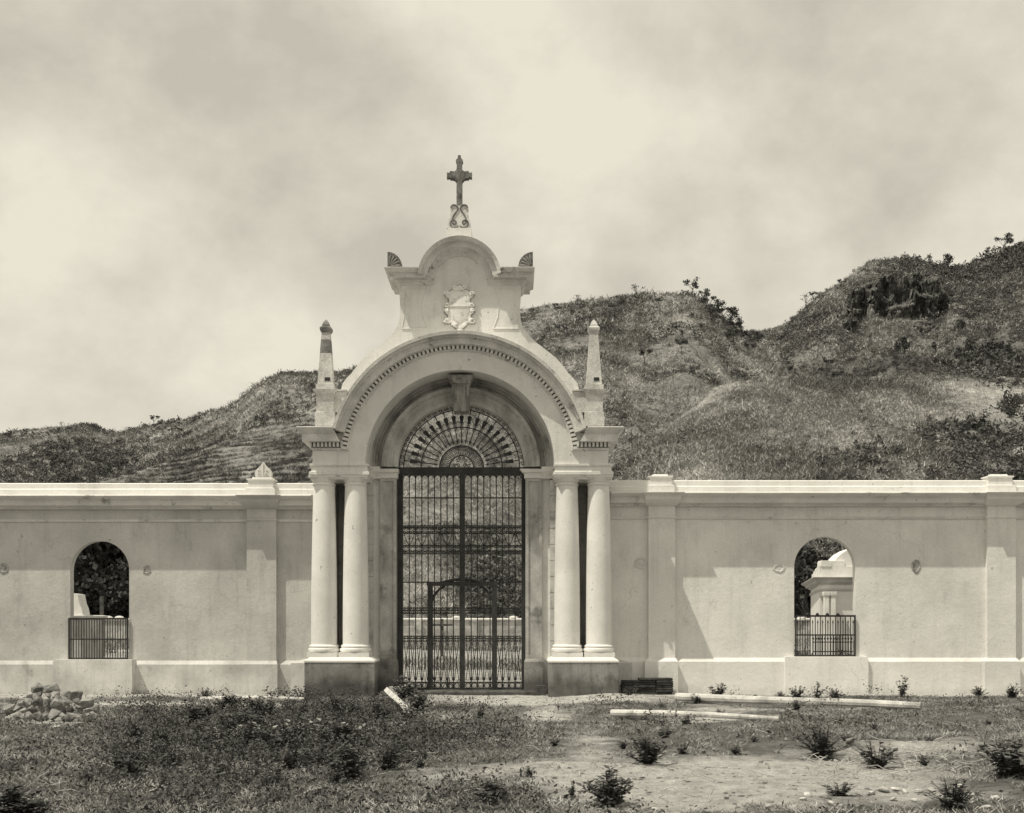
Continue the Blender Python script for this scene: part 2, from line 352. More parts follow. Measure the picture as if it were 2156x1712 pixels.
# ------------------------------------------------------------------ hills
class Hill: pass
def hill(label, ridge, Rp, r0, power, relief, mtl, seed, fine=1.2, cliff=None, rib=0, nu=520, ntt=190):
    h = Hill(); px = np.linspace(ridge[0][0], ridge[-1][0], nu); rp = np.array(ridge, float)
    py = np.interp(px, rp[:, 0], rp[:, 1]); k = np.ones(7)/7; py = np.convolve(np.pad(py, 3, 'edge'), k, 'valid')
    RR = np.interp(px, [a for a, _ in Rp], [b for _, b in Rp])
    ts = np.concatenate([np.linspace(0, 1, ntt), np.linspace(1.01, 1.7, 24)])
    if cliff is not None: ts = np.unique(np.concatenate([ts, np.linspace(cliff[2]-.07, cliff[2]+.07, 150)]))
    T_, PX = np.meshgrid(ts, px); RRm = RR[:, None]; PYm = py[:, None]
    Y = r0+(RRm-r0)*T_; x = (PX-CX)/F*Y; zr = EYE+(HY-PYm)*RRm/F
    tt = np.clip(T_, 0, 1); p = tt**power
    if cliff is not None:
        w_ = np.clip(1.15-np.abs((PX-cliff[0])/cliff[1])**4+1.1*fbm(PX*.03, T_*4+3, 4), 0, 1)
        tc_ = cliff[2]+.05*fbm(PX*.022, PX*0+seed, 3)+.06*fbm(PX*.05, T_*14, 4, .65)
        s_ = 1/(1+np.exp(-np.clip((tt-tc_)*130, -30, 30))); lowp = p*(1-.085*w_*np.clip((tt-.35)/.4, 0, 1)); cap = np.maximum(p, Y/RRm*(.955+.02*fbm(PX*.05, PX*0, 2))*np.clip((1+.03*(tt-.8)/.2), 0, 1.02))
        cap = np.minimum(cap, Y/RRm*.985*1.0+0*p); p = lowp*(1-s_*w_)+cap*s_*w_; p = np.where(T_ > .985, tt**power, p)
    z = zr*p
    win = np.sin(np.pi*np.clip(T_, 0, 1))**.7
    rel = fbm(x*.018+seed, Y*.018, 5, .55)
    ridged = -np.abs(fbm(x*.03+seed*2, Y*.012, 4))*2+.3
    z = z+win*relief*(rel*1.5+ridged*.8)*np.clip(zr/40, 0, 1.3)+fbm(x*.12, Y*.12, 4)*fine*1.6*np.clip(T_*8, 0, 1)
    if cliff is not None: z = z+w_*fbm(x*.16, Y*.16, 4, .6)*6*np.exp(-((tt-cliff[2])/.10)**2)*(tt < .9)
    if rib: z = z+rib*fbm(x*.10, Y*.55, 3)*np.clip(T_*6, 0, 1)
    z = np.where(T_ > 1, z-zr*(T_-1)*1.0, z)
    z = z-.8*(1-np.clip(T_*12, 0, 1))
    if cliff is not None:
        bnd = w_*np.exp(-((tt-cliff[2])/.07)**2); Y = Y+bnd*(fbm(x*.11, z*.14, 5, .7)*22); x = x+bnd*fbm(z*.2, x*.1, 4)*5
    h.V = np.stack([x, Y, z], -1); h.px, h.ts = px, ts; n2 = len(ts)
    V = h.V.reshape(-1, 3); i0 = (np.arange(nu-1)[:, None]*n2+np.arange(n2-1)[None]).ravel(); Q = np.stack([i0, i0+n2, i0+n2+1, i0+1], -1)
    tag(nobj('hill', npmesh('hill', V, Q, mtl, True)), label, None, None, 'structure')
    def at(pxs, t):
        i = np.clip(np.interp(pxs, px, np.arange(nu)), 0, nu-1.001); j = np.clip(np.interp(t, ts, np.arange(n2)), 0, n2-1.001)
        a = i.astype(int); b = j.astype(int); fa = (i-a)[:, None]; fb = (j-b)[:, None]
        return (h.V[a, b]*(1-fa)+h.V[a+1, b]*fa)*(1-fb)+(h.V[a, b+1]*(1-fa)+h.V[a+1, b+1]*fa)*fb
    h.at = at; h.R = lambda q: np.interp(q, [a for a, _ in Rp], [b for _, b in Rp]); h.r0 = r0
    return h
HA = hill('long dry scrub-covered hill rising behind the cemetery',
          [(-900, 960), (-300, 930), (0, 917), (60, 907), (120, 899), (170, 893), (200, 899), (235, 913), (270, 905), (330, 893), (400, 882), (440, 867), (480, 857), (510, 834), (540, 810), (580, 792), (620, 784),
           (660, 790), (700, 792), (740, 780), (800, 760), (900, 720), (1000, 680), (1100, 652), (1150, 643), (1200, 637), (1280, 625), (1340, 618), (1400, 620), (1445, 618), (1465, 620), (1500, 652),
           (1540, 684), (1580, 706), (1640, 745), (1700, 790), (1800, 850), (1950, 900), (2400, 950)],
          [(-900, 430), (300, 430), (700, 360), (1100, 330), (2400, 330)], 150, 1.05, 11, hill_mat('dry_hill_grass', .11, .36, .05), 3, rib=.8)
HB = hill('rocky hill with a dark cliff at the right',
          [(1250, 980), (1400, 840), (1500, 750), (1560, 705), (1610, 694), (1650, 684), (1690, 654), (1740, 614), (1780, 584), (1830, 552), (1880, 543), (1930, 547), (1975, 558), (2010, 566), (2040, 560), (2080, 545), (2120, 530), (2156, 522), (2400, 470), (3100, 560)],
          [(1250, 420), (3100, 380)], 200, 1.0, 13, hill_mat('rocky_hill_scrub', .07, .24, .05), 8, cliff=(1885, 125, .80), nu=620, ntt=260)
HC = hill('near hill ribbed with terraces of dark grass at the left',
          [(-300, 1150), (100, 1050), (215, 1014), (300, 987), (400, 957), (480, 927), (560, 902), (650, 870), (760, 810), (860, 760), (960, 760), (1060, 830), (1150, 950), (1300, 1120)],
          [(-300, 200), (1300, 215)], 126, 1.1, 5, hill_mat('ribbed_hill_turf', .10, .34, .10, rock=False), 15, fine=.9, rib=2.2, nu=560, ntt=240)
HD = hill('lower grassy spur in front of the rocky hill',
          [(1050, 1190), (1180, 1080), (1300, 960), (1420, 870), (1520, 812), (1600, 795), (1700, 792), (1800, 797), (1900, 787), (2000, 792), (2156, 800), (2500, 780), (3100, 820)],
          [(1050, 230), (3100, 270)], 130, .95, 8, hill_mat('pale_spur_grass', .18, .44, .05), 22, nu=560)

def leafball(n, r, leaf, seed, flat=.8, hollow=.35, up=0.0, lumps=5):
    g = np.random.default_rng(seed); V = np.zeros((n, 4, 3))
    cs = g.normal(size=(lumps, 3))*[.5, .5, .35]; cs[:, 2] = np.abs(cs[:, 2])+.25
    which = g.integers(0, lumps, n)
    d = g.normal(size=(n, 3)); d /= np.linalg.norm(d, axis=1)[:, None]; rad = (hollow+(1-hollow)*g.random(n)**.5)[:, None]*g.uniform(.35, .6)
    c = (cs[which]+d*rad)*[r, r, r*flat]
    c[:, 2] = np.abs(c[:, 2])+up
    a = g.normal(size=(n, 3)); a /= np.linalg.norm(a, axis=1)[:, None]; b = np.cross(a, g.normal(size=(n, 3))); b /= np.linalg.norm(b, axis=1)[:, None]
    L_ = (leaf*g.uniform(.6, 1.4, n))[:, None]
    V[:, 0] = c-a*L_; V[:, 1] = c-b*L_*.5; V[:, 2] = c+a*L_; V[:, 3] = c+b*L_*.5
    return V.reshape(-1, 3), np.arange(n*4).reshape(-1, 4)
def blades(n, spread, h, w_, seed, lean=.5):
    g = np.random.default_rng(seed); V = np.zeros((n, 4, 3)); p = g.normal(size=(n, 2))*spread; an = g.uniform(0, 2*np.pi, n); hh = h*g.uniform(.4, 1.15, n)
    dx, dy = np.cos(an), np.sin(an); lx, ly = g.normal(size=n)*lean*hh, g.normal(size=n)*lean*hh
    V[:, 0] = np.stack([p[:, 0]-dx*w_, p[:, 1]-dy*w_, 0*hh-.02*h], -1); V[:, 1] = np.stack([p[:, 0]+dx*w_, p[:, 1]+dy*w_, 0*hh-.02*h], -1)
    V[:, 2] = np.stack([p[:, 0]+lx+dx*w_*.35, p[:, 1]+ly+dy*w_*.35, hh], -1); V[:, 3] = np.stack([p[:, 0]+lx-dx*w_*.35, p[:, 1]+ly-dy*w_*.35, hh], -1)
    return V.reshape(-1, 3), np.arange(n*4).reshape(-1, 4)
shr = [leafball(44, .95, .19, i) for i in range(8)]
tuf = [blades(7, .38, .42, .05, 40+i, .9) for i in range(8)]
def cover(h, p0, p1, t0, t1, n, thr, f, smin, smax, seed, pts=None):
    g = np.random.default_rng(seed); px = g.uniform(p0, p1, n); tt = g.uniform(t0**1, t1, n)
    P = h.at(px, tt); d = fbm(P[:, 0]*f+seed, P[:, 1]*f, 4, .6); k = d > thr+g.normal(size=n)*.05
    P = P[k]; S = (smin+(smax-smin)*g.random(len(P))**2.2)*(.75+1.1*np.clip((d[k]-thr)*4, 0, 1)); return P, S
def build_cover(name, label, sets, temps, m, sz=(.7, 1.2)):
    P = np.concatenate([a for a, _ in sets]); S = np.concatenate([b for _, b in sets]); P[:, 2] -= .08
    A = rng.uniform(0, 6.28, len(P)); V, Q = scatter(temps, P, S, A, rng.uniform(sz[0], sz[1], len(P)))
    tag(nobj(name, npmesh(name, V, Q, m)), label, None, None, 'stuff')
def keep(c, f):
    P, S = c; px = CX+P[:, 0]*F/P[:, 1]; py = HY-(P[:, 2]-EYE)*F/P[:, 1]; k = f(px, py) > np.random.default_rng(len(P)).random(len(P)); return P[k], S[k]
crag = lambda px, py: 1-.74*np.exp(-(((px-1890)/110)**4))*np.exp(-(((py-625)/62)**4))
build_cover('dark_scrub', 'dark bushy scrub scattered over the hillsides', [
    cover(HA, -900, -100, .10, 1.005, 10000, -.12, .03, .5, 1.3, 61), cover(HB, 2400, 3000, .1, 1.0, 7000, -.1, .02, .7, 1.7, 62), cover(HD, 2400, 3000, .03, 1.0, 5000, .0, .03, .4, 1.2, 63),
    cover(HA, -100, 1700, .10, 1.005, 9000, .05, .02, .5, 1.5, 1), cover(HA, 1180, 1700, .75, 1.0, 2500, .02, .03, .5, 1.5, 2), cover(HA, -100, 760, .1, 1.0, 16000, -.12, .03, .4, 1.2, 21), cover(HA, 1050, 1700, .1, 1.0, 14000, -.06, .05, .3, .9, 22), keep(cover(HB, 1500, 2400, .1, 1.0, 16000, -.1, .05, .3, .9, 23), crag),
    keep(cover(HB, 1500, 2400, .12, 1.0, 13000, .0, .02, .6, 1.7, 3), crag), keep(cover(HB, 1500, 2400, .2, 1.0, 9000, -.2, .02, .7, 1.8, 31), lambda px, py: crag(px, py)*np.clip((px-1950)/180, 0, 1)),
    cover(HC, 250, 1200, .02, 1.0, 3500, .10, .03, .3, .9, 4), cover(HC, 760, 1250, .0, 1.0, 7000, .02, .06, .25, .9, 44),
    cover(HD, 1200, 2400, .03, 1.0, 7000, .12, .04, .3, 1.3, 5), keep(cover(HD, 1400, 2400, .0, .9, 15000, -.10, .035, .4, 1.4, 6), lambda px, py: np.clip((px-1640)/480, 0, 1)*np.clip((py-850-fbm(px*.02, py*.02, 3)*150)/120, 0, 1)*.8)], shr, M['scrub'])
build_cover('hillside_grass', 'pale dry grass and twiggy growth over the hillsides', [
    cover(HA, -900, -100, .1, 1.005, 16000, -.34, .03, .7, 1.6, 64), cover(HD, 2400, 3000, .02, 1.0, 16000, -.22, .03, .5, 1.2, 65),
    cover(HA, -100, 1750, .1, 1.005, 60000, -.24, .03, .7, 1.6, 7), keep(cover(HB, 1500, 2400, .1, 1.005, 40000, -.14, .03, .8, 1.7, 8), crag),
    cover(HD, 1200, 2400, .02, 1.0, 85000, -.22, .03, .4, 1.1, 9), cover(HC, 700, 1300, .0, 1.0, 22000, -.12, .03, .35, .8, 10)], tuf, M['drygrass'])
P_, S_ = cover(HC, -100, 1000, .03, 1.005, 170000, -.3, .09, .3, .6, 14)
bd = np.sin(P_[:, 2]*6.28/1.05+34*fbm(P_[:, 0]*.05, P_[:, 1]*.05, 5)); k_ = (bd+fbm(P_[:, 0]*.3, P_[:, 2]*.5, 4)*3 > .0) & (CX+P_[:, 0]*F/P_[:, 1] < 790+200*fbm(P_[:, 0]*.1, P_[:, 1]*.1, 3))
build_cover('dark_turf', 'dark terraced turf over the near left hill', [(P_[k_], S_[k_])], tuf, M['scrub'], (.7, 1.3))

# ------------------------------------------------------------------ trees
def tree_meshes(h, r, nleaf, leaf, seed, trunk=.5, flat=.7, low=.62):
    g = random.Random(seed); mb = MB(); tips = []
    mb.tube([(0, 0, -.4), (g.uniform(-.1, .1)*h*.3, 0, h*.25), (g.uniform(-.1, .1)*h*.6, g.uniform(-.05, .05)*h, h*trunk)], [h*.035, h*.026, h*.016], 6)
    base = Vector(mb.v[-1])
    for k in range(7 if low > .5 else 15):
        a = g.uniform(0, 6.28); l = r*g.uniform(.5, .95); zz = h*g.uniform(low, .98); s = Vector((base.x*.8, base.y*.8, h*trunk*g.uniform(.6, 1)))
        e = Vector((math.cos(a)*l, math.sin(a)*l, zz)); mid = s.lerp(e, .5)+Vector((0, 0, h*.04)); mb.tube([s, mid, e], [h*.013, h*.009, h*.004], 5); tips.append(e)
        for q in range(2):
            e2 = e+Vector((g.uniform(-.3, .3)*r, g.uniform(-.3, .3)*r, g.uniform(0, .14)*h)); mb.tube([mid, e2], [h*.006, h*.003], 4); tips.append(e2)
    gg = np.random.default_rng(seed); T_ = np.array([tuple(t) for t in tips]); w_ = gg.integers(0, len(T_), nleaf)
    d = gg.normal(size=(nleaf, 3)); d /= np.linalg.norm(d, axis=1)[:, None]
    c = T_[w_]+d*(gg.random(nleaf)**.5)[:, None]*np.array([r*.36, r*.36, r*.36*flat])
    a = gg.normal(size=(nleaf, 3)); a /= np.linalg.norm(a, axis=1)[:, None]; b = np.cross(a, gg.normal(size=(nleaf, 3))); b /= np.linalg.norm(b, axis=1)[:, None]; L_ = (leaf*gg.uniform(.6, 1.4, nleaf))[:, None]
    V = np.stack([c-a*L_, c-b*L_*.55, c+a*L_, c+b*L_*.55], 1).reshape(-1, 3)
    return mb, V, np.arange(nleaf*4).reshape(-1, 4)
def make_tree(kind, h, r, nleaf, leaf, seed, m, label, group, loc, **kw):
    mb, V, Q = tree_meshes(h, r, nleaf, leaf, seed, **kw)
    t = thing(kind, loc, label, 'tree' if 'tree' in kind else 'bush', group)
    me = bpy.data.meshes.new('trunk'); me.from_pydata([tuple(v) for v in mb.v], [], mb.f); finish(me); me.materials.append(M['bark']); nobj('trunk', me, t)
    nobj('crown', npmesh('crown', V, Q, m), t); return t
RT = [('ridge_tree', 8.5, 4.2, 520, .36, .45, .6), ('ridge_tree', 7, 3.2, 330, .34, .5, .6), ('sparse_tree', 7.5, 3.0, 90, .30, .5, .4)]
def ridge(h, px, k, sc, label, t=.985, dark=True, group=None, src={}):
    kind, hh, rr, nl, lf, tr, fl = RT[k]
    p = h.at(np.array([float(px)]), np.array([t]))[0]; sc *= .62
    if k not in src:
        o = make_tree(kind, hh, rr, nl, lf, 60+k, M['crown'], label, group, p, trunk=tr, flat=fl); src[k] = o
    else:
        o = copy_tree(src[k]); o.location = p
        if 'group' in o.keys() and not group: del o['group']
        tag(o, label, 'tree', group)
    o.scale = (sc, sc, sc); o.rotation_euler.z = rnd.uniform(0, 6.28)
ridge(HB, 1988, 0, 1.35, 'spreading tree on the crest at the right end of the cliff')
ridge(HB, 2112, 0, 1.2, 'dark spreading tree on the skyline nearest the right edge')
ridge(HB, 2085, 1, .9, 'small tree on the skyline just left of the spreading one near the right edge')
ridge(HB, 1915, 2, .7, 'lone twiggy sapling on top of the cliff')
ridge(HB, 1775, 1, .9, 'small tree leaning out where the cliff crest starts to rise')
ridge(HB, 1697, 2, 1.1, 'thin tree low on the left slope of the rocky hill')
ridge(HB, 1712, 1, .8, 'small bushy tree above the thin one on the rocky hill slope')
ridge(HA, 1458, 1, 1.15, 'dark pointed tree at the right end of the middle hill top')
ridge(HA, 1342, 2, .9, 'thin bare sapling on the middle hill top')
ridge(HA, 1215, 2, .6, 'tiny twiggy sapling on the skyline between gate and middle hill top')
ridge(HA, 1168, 1, .45, 'small tree on the skyline close right of the gable')
ridge(HA, 324, 1, .9, 'dark round tree on the left skyline above the low saddle')
ridge(HA, 130, 2, .6, 'thin tree on the small knoll at far left')
ridge(HA, 365, 1, .4, 'low bush-like tree right of the dark round tree on the left skyline')
for i, (px, t) in enumerate([(1480, .985), (1492, .97), (1508, .98), (1522, .97), (1537, .985), (1550, .975), (1562, .985), (1578, .97), (1590, .95), (1502, .93), (1530, .93), (1560, .93), (1545, .9), (1575, .9)]):
    ridge(HA, px, i % 2, rnd.uniform(.7, 1.1), 'dark tree in the row down the right side of the middle hill', t, group='dark trees down the side of the middle hill')
for i in range(22):
    ridge(HB, rnd.uniform(1620, 2140), i % 2, rnd.uniform(.6, 1.2), 'dark tree in the thicket on the slope below the cliff', rnd.uniform(.42, .66), group='dark trees below the cliff')
p = 0
for px, t, l in [(1357, .66, 'round dark bush standing alone on the pale slope'), (1230, .42, 'small dark bush low on the slope right of the gate cornice'), (1435, .70, 'dark bush on the pale terraces under the middle hill top')]:
    ridge(HA, px, 1, .8, l, t)
# dark grove behind the rear wall seen through the left window, and the trees behind the mausoleum
g0 = None
for i in range(16):
    px = 50+i*20+rnd.uniform(-8, 8); Yt = rnd.uniform(113, 124); l = 'dense dark tree of the grove seen through the left wall opening'
    if g0 is None: g0 = make_tree('grove_tree', 9.5, 4.2, 3200, .34, 90, M['crown'], l, 'trees of the dark grove behind the rear wall', (X(px, Yt), Yt, 0), trunk=.3, low=.16); o = g0
    else: o = copy_tree(g0); o.location = (X(px, Yt), Yt, 0)
    s = rnd.uniform(.85, 1.15); o.scale = (s, s, s); o.rotation_euler.z = rnd.uniform(0, 6.28)
for i in range(6):
    px = 1640+i*30+rnd.uniform(-8, 8); Yt = rnd.uniform(114, 122)
    o = copy_tree(g0); o.location = (X(px, Yt), Yt, 0); s = rnd.uniform(.7, .95); o.scale = (s, s, s); o.rotation_euler.z = rnd.uniform(0, 6.28)
    tag(o, 'leafy tree behind the white mausoleum seen through the right wall opening', 'tree', 'trees behind the mausoleum')

# ------------------------------------------------------------------ boundary walls
YW = 27.0; WB = 27.22
def wall(side):
    L_ = side < 0
    dz = 0.0 if L_ else 6
    x0, x1 = (-21.0, X(662, YW)) if L_ else (X(1283, YW), 22.0)
    label = 'long grey plastered cemetery wall left of the gate with one arched opening' if L_ else 'long pale plastered cemetery wall right of the gate with one arched opening'
    t = thing('cemetery_wall', (x0 if L_ else x1, YW, 0), label, 'wall')
    z = lambda py: Z(py-dz, YW)
    body = M['limeL'] if L_ else M['lime']
    wx0, wx1 = (X(148, YW), X(272, YW)) if L_ else (X(1672, YW), X(1801, YW))
    sill = z(1389); spring = z(1201) if L_ else z(1201-0) ; cx = (wx0+wx1)/2; r = (wx1-wx0)/2; topz = z(1017)
    mb = MB()
    arcL = [(cx-r*math.cos(a), spring+r*math.sin(a)) for a in [math.pi/2*k/16 for k in range(17)]]
    arcR = [(cx+r*math.cos(a), spring+r*math.sin(a)) for a in [math.pi/2*k/16 for k in range(17)]]
    mb.extr([(x0, -.4), (cx, -.4), (cx, sill), (wx0, sill)]+arcL+[(cx, topz-.02), (x0, topz-.02)], YW, WB)
    mb.extr([(x1, -.4), (cx, -.4), (cx, sill), (wx1, sill)]+arcR+[(cx, topz-.02), (x1, topz-.02)], YW, WB)
    obj('wall_body', mb, body, t)
    # plinth with chamfered top
    mb = MB(); zp = z(1399); zc = z(1391)
    def run(a, b, pr):
        mb.levels([(-.4, a, b, YW-pr, YW+.1), (zp, a, b, YW-pr, YW+.1), (zc, a, b, YW-.005, YW+.1)])
    run(x0, x1, .08); obj('plinth', mb, M['plinth'] if L_ else M['lime'], t)
    mb = MB(); bx0, bx1 = (X(122, YW), X(287, YW)) if L_ else (X(1650, YW), X(1824, YW))
    mb.levels([(-.38, bx0, bx1, YW-.30, YW+.05), (sill-.06, bx0, bx1, YW-.30, YW+.05), (sill+.01, bx0+.01, bx1-.01, YW-.29, WB-.02)])
    if not L_: mb = MB(); mb.levels([(-.38, bx0, bx1, YW-.16, YW+.05), (sill-.06, bx0, bx1, YW-.16, YW+.05), (sill+.01, bx0+.01, bx1-.01, YW-.15, WB-.02)])
    obj('sill_block', mb, M['plinth'] if L_ else M['lime'], t)
    # frieze bead, cornice and parapet
    mb = MB()
    fz_ = lambda yy, zz: EYE+(zz-EYE)*min(yy, YW)/YW
    def prof(P, a, b):
        P = [(yy, fz_(yy, zz)) for yy, zz in P]; mb.loft([[(a, y, zz) for y, zz in P], [(b, y, zz) for y, zz in P]])
    prof([(YW+.1, z(1099)), (YW-.03, z(1099)), (YW-.05, z(1096)), (YW-.05, z(1094)), (YW+.1, z(1092))], x0, x1)
    prof([(YW+.1, z(1073)), (YW-.10, z(1072)), (YW-.11, z(1067)), (YW-.28, z(1064)), (YW-.29, z(1053)), (YW-.40, z(1049)), (YW-.47, z(1044)), (YW-.46, z(1042)), (YW+.1, z(1040))], x0, x1)
    obj('cornice', mb, M['trim'], t)
    mb = MB(); prof([(YW-.06, z(1041.5)), (YW-.06, z(1031)), (YW-.025, z(1029)), (YW-.025, z(1019)), (YW+.03, z(1017)), (WB+.02, z(1017)), (WB+.02, z(1041.5))], x0, x1)
    obj('parapet', mb, M['lime'], t)
    pil = [(522, 584)] if L_ else [(1364, 1420), (2074, 2134)]
    if L_: pil.append((-190, -128))
    for a, b in pil:
        xa, xb = X(a, YW), X(b, YW); mb = MB(); yf = YW-.13
        mb.levels([(fz_(q_[3], q_[0]),)+q_[1:] for q_ in [(z(1400)-.01, xa, xb, yf, YW+.05), (z(1097), xa, xb, yf, YW+.05), (z(1096), xa-.03, xb+.03, yf-.03, YW+.05), (z(1093), xa-.03, xb+.03, yf-.03, YW+.05), (z(1092), xa+.0, xb-.0, yf, YW+.05),
                   (z(1071), xa, xb, yf, YW+.05), (z(1068), xa-.06, xb+.06, yf-.10, YW+.05), (z(1060), xa-.09, xb+.09, yf-.22, YW+.05), (z(1056), xa-.10, xb+.10, yf-.27, YW+.05), (z(1049), xa-.11, xb+.11, yf-.28, YW+.05), (z(1044), xa-.16, xb+.16, yf-.40, YW+.05), (z(1041.8), xa-.17, xb+.17, yf-.41, YW+.05)]])
        p_ = obj('pilaster', mb, M['limeL'] if L_ else M['lime'], t)
        mb = MB(); mb.levels([(-.38, xa-.10, xb+.05, yf-.12, YW+.03), (z(1398), xa-.10, xb+.05, yf-.12, YW+.03), (z(1391), xa-.01, xb+.01, yf-.004, YW+.03)]); obj('pilaster_base', mb, M['plinth'] if L_ else M['lime'], p_)
        mb = MB(); c1 = xa-.02; c2 = xb-.03
        mb.levels([(z(1049), xa-.0, xb-.02, YW-.20, WB), (z(1030), c1, c2, YW-.20, WB), (z(1028), c1+.05, c2-.05, YW-.12, WB), (z(1013), c1+.05, c2-.05, YW-.12, WB), (z(1012), c1+.02, c2-.02, YW-.15, WB+.03), (z(1009.5), c1+.02, c2-.02, YW-.15, WB+.03), (z(1008), c1+.12, c2-.12, YW-.05, WB-.1), (z(1005), c1+.14, c2-.14, YW-.03, WB-.1)])
        obj('pier_cap', mb, M['lime'], p_)
        if L_ and a == 522:
            mb = MB(); cxx = X(554, YW); yy = YW+.05
            outl = [(-13, 0), (-17, 5), (-17.5, 11), (-15, 17), (-9, 23), (-4, 28), (0, 34), (4, 28), (9, 23), (15, 17), (17.5, 11), (17, 5), (13, 0)]
            mb.extr([(cxx+a_/90, z(1007)+b_/90) for a_, b_ in outl], yy-.06, yy+.10)
            for s in (-1, 1):
                for (qx, qz, rr) in ((6, 7, 4.6), (7.5, 15, 3.4)):
                    pts = [(cxx+s*(qx+(rr-.32*k)*math.cos(.5*k))/90, yy-.07, z(1007)+(qz+(rr-.32*k)*math.sin(.5*k))/90) for k in range(13)]
                    mb.tube(pts, .012, 5)
            mb.tube([(cxx, yy-.07, z(1006)), (cxx, yy-.07, z(976))], .015, 5)
            mb.box(cxx-.22, cxx+.22, yy-.10, yy+.14, z(1007)-.02, z(1005))
            obj('leaf_finial', mb, M['lime'], p_)
    scars = [(309, 1200, 9, 10), (8, 1197, 11, 12)] if L_ else [(1348, 1186, 14, 14), (1640, 1196, 13, 10), (1929, 1193, 10, 16)]
    for k, (a, b, rx, rz) in enumerate(scars):
        mb = MB(); cxs, czs = X(a, YW), Z(b, YW); n = 18; g = random.Random(k+int(a))
        ro = [(cxs+rx/90*math.cos(6.283*i/n)*g.uniform(.8, 1.12), czs+rz/90*math.sin(6.283*i/n)*g.uniform(.8, 1.12)) for i in range(n)]
        ri = [(cxs+(x-cxs)*.72, czs+(q-czs)*.72) for x, q in ro]
        mb.loft([[(x, YW+.02, q) for x, q in ro], [(x, YW-.012, q) for x, q in ro], [(x, YW-.018, q) for x, q in ri], [(x, YW-.003, q) for x, q in [(cxs+(x-cxs)*.6, czs+(q-czs)*.6) for x, q in ro]]])
        obj('plaster_scar', mb, M['scar'] if a in (8, 1929, 309) else M['plinth'], t)
    return (wx0, wx1, sill)
WL = wall(-1); WR = wall(1)

# grilles in the two openings
def rail_bars(t, x0, x1, z0, zm, z1, n, y, half=False):
    mb = MB()
    for zz, h in ((z0+.02, .018), (zm, .016), (z1, .022)): mb.box(x0, x1, y-.012, y+.012, zz-h, zz+h)
    mb.box(x0, x0+.035, y-.017, y+.017, z0-.02, z1+.02); mb.box(x1-.035, x1, y-.017, y+.017, z0-.02, z1+.02)
    obj('frame', mb, M['iron'], t); mb = MB(); d = (x1-x0)/n
    for k in range(1, n):
        mb.tube([(x0+d*k, y, z0), (x0+d*k, y, z1)], .011, 5)
    if half:
        for k in range(n):
            xx = x0+d*(k+.5); mb.tube([(xx, y, z0), (xx, y, zm+.28)], .009, 5); mb.tube([(xx, y, zm+.26), (xx, y, zm+.30), (xx, y, zm+.36)], [.008, .018, .002], 5)
    obj('bars', mb, M['iron'], t)
y = YW-.05
t = thing('window_grille', ((WL[0]+WL[1])/2, y, WL[2]), 'low iron grille of close bars in the left wall opening', 'grille'); rail_bars(t, X(144, y), X(270, y), WL[2]+.01, Z(1346, y), Z(1303, y), 23, y)
t = thing('window_grille', ((WR[0]+WR[1])/2, y, WR[2]), 'low iron grille with spear-tipped short bars in the right wall opening', 'grille'); rail_bars(t, X(1674, y), X(1801.5, y), WR[2]+.01, Z(1337, y), Z(1297, y), 12, y, True)
for a in (1700, 1721, 1742, 1764): mb = MB(); mb.lathe(X(a, y), y, [(.01, Z(1296, y)), (.035, Z(1295, y)), (.04, Z(1293, y)), (.02, Z(1291, y)), (.004, Z(1290, y))], 8); obj('knob', mb, M['iron'], t)

# ------------------------------------------------------------------ the gate building
AX = 968.5; YF = 25.9; YB = 27.5; PI = math.pi
gate = thing('gateway', (X(AX, 26.7), 26.7, 0), 'tall white arched cemetery gateway with paired columns, gable and stone cross', 'gateway')
def gx(px, Y=YF): return X(px, Y)
def gz_(py, Y=YF): return Z(py, Y)
U = YF/F                                            # one photo unit in metres at the front plane
cx, cz = gx(AX), gz_(976)
def arcpts(cx, cz, r, a0, a1, n): return [(cx+r*math.cos(a0+(a1-a0)*k/n), cz+r*math.sin(a0+(a1-a0)*k/n)) for k in range(n+1)]
# arch wall
ro, ri = 262*U, 199*U; ac = math.asin((gz_(912)-cz)/ro)
mb = MB()
mb.extr([(gx(658), gz_(978)), (gx(658), gz_(912))]+arcpts(cx, cz, ro, PI-ac, ac, 60)+[(gx(1281), gz_(912)), (gx(1281), gz_(978))]+arcpts(cx, gz_(978), ri, 0, PI, 64), YF, YB)
obj('arch_wall', mb, M['gate'], gate)
# archivolt cornice
a0 = math.asin((gz_(930)-cz)/(265*U)); mb = MB()
mb.arc([(236*U, YF+.05), (236*U, YF-.02), (238*U, YF-.05), (240*U, YF-.06), (240*U, YF+.05)], cx, cz, math.asin((gz_(949)-cz)/(238*U)), PI-math.asin((gz_(949)-cz)/(238*U)), 80)
mb.arc([(r_*min(y_, YF)/YF, y_) for r_, y_ in [(250*U, YF+.05), (250*U, YF-.12), (252*U, YF-.21), (264.5*U, YF-.215), (265*U, YF-.27), (267*U, YF-.28), (270*U, YF-.30), (270.5*U, YF-.40), (277*U, YF-.41), (273*U, YF+.5)]], cx, gz_(976, YF-.17), math.asin((gz_(904)-cz)/(277*U)), PI-math.asin((gz_(904)-cz)/(277*U)), 96)
obj('archivolt_cornice', mb, M['cornice'], gate)
mb = MB(); aa = math.asin((gz_(944)-cz)/(245*U)); n = int((PI-2*aa)/(2.12*PI/180))
for k in range(n+1):
    a = aa+(PI-2*aa)*k/n; da = .62*PI/180
    q = [(cx+r*math.cos(a+s*da), cz+r*math.sin(a+s*da)) for r, s in ((240*U, -1), (251*U, -1), (251*U, 1), (240*U, 1))]
    mb.extr(q, YF-.11, YF+.02)
obj('arch_dentils', mb, M['gate'], gate)
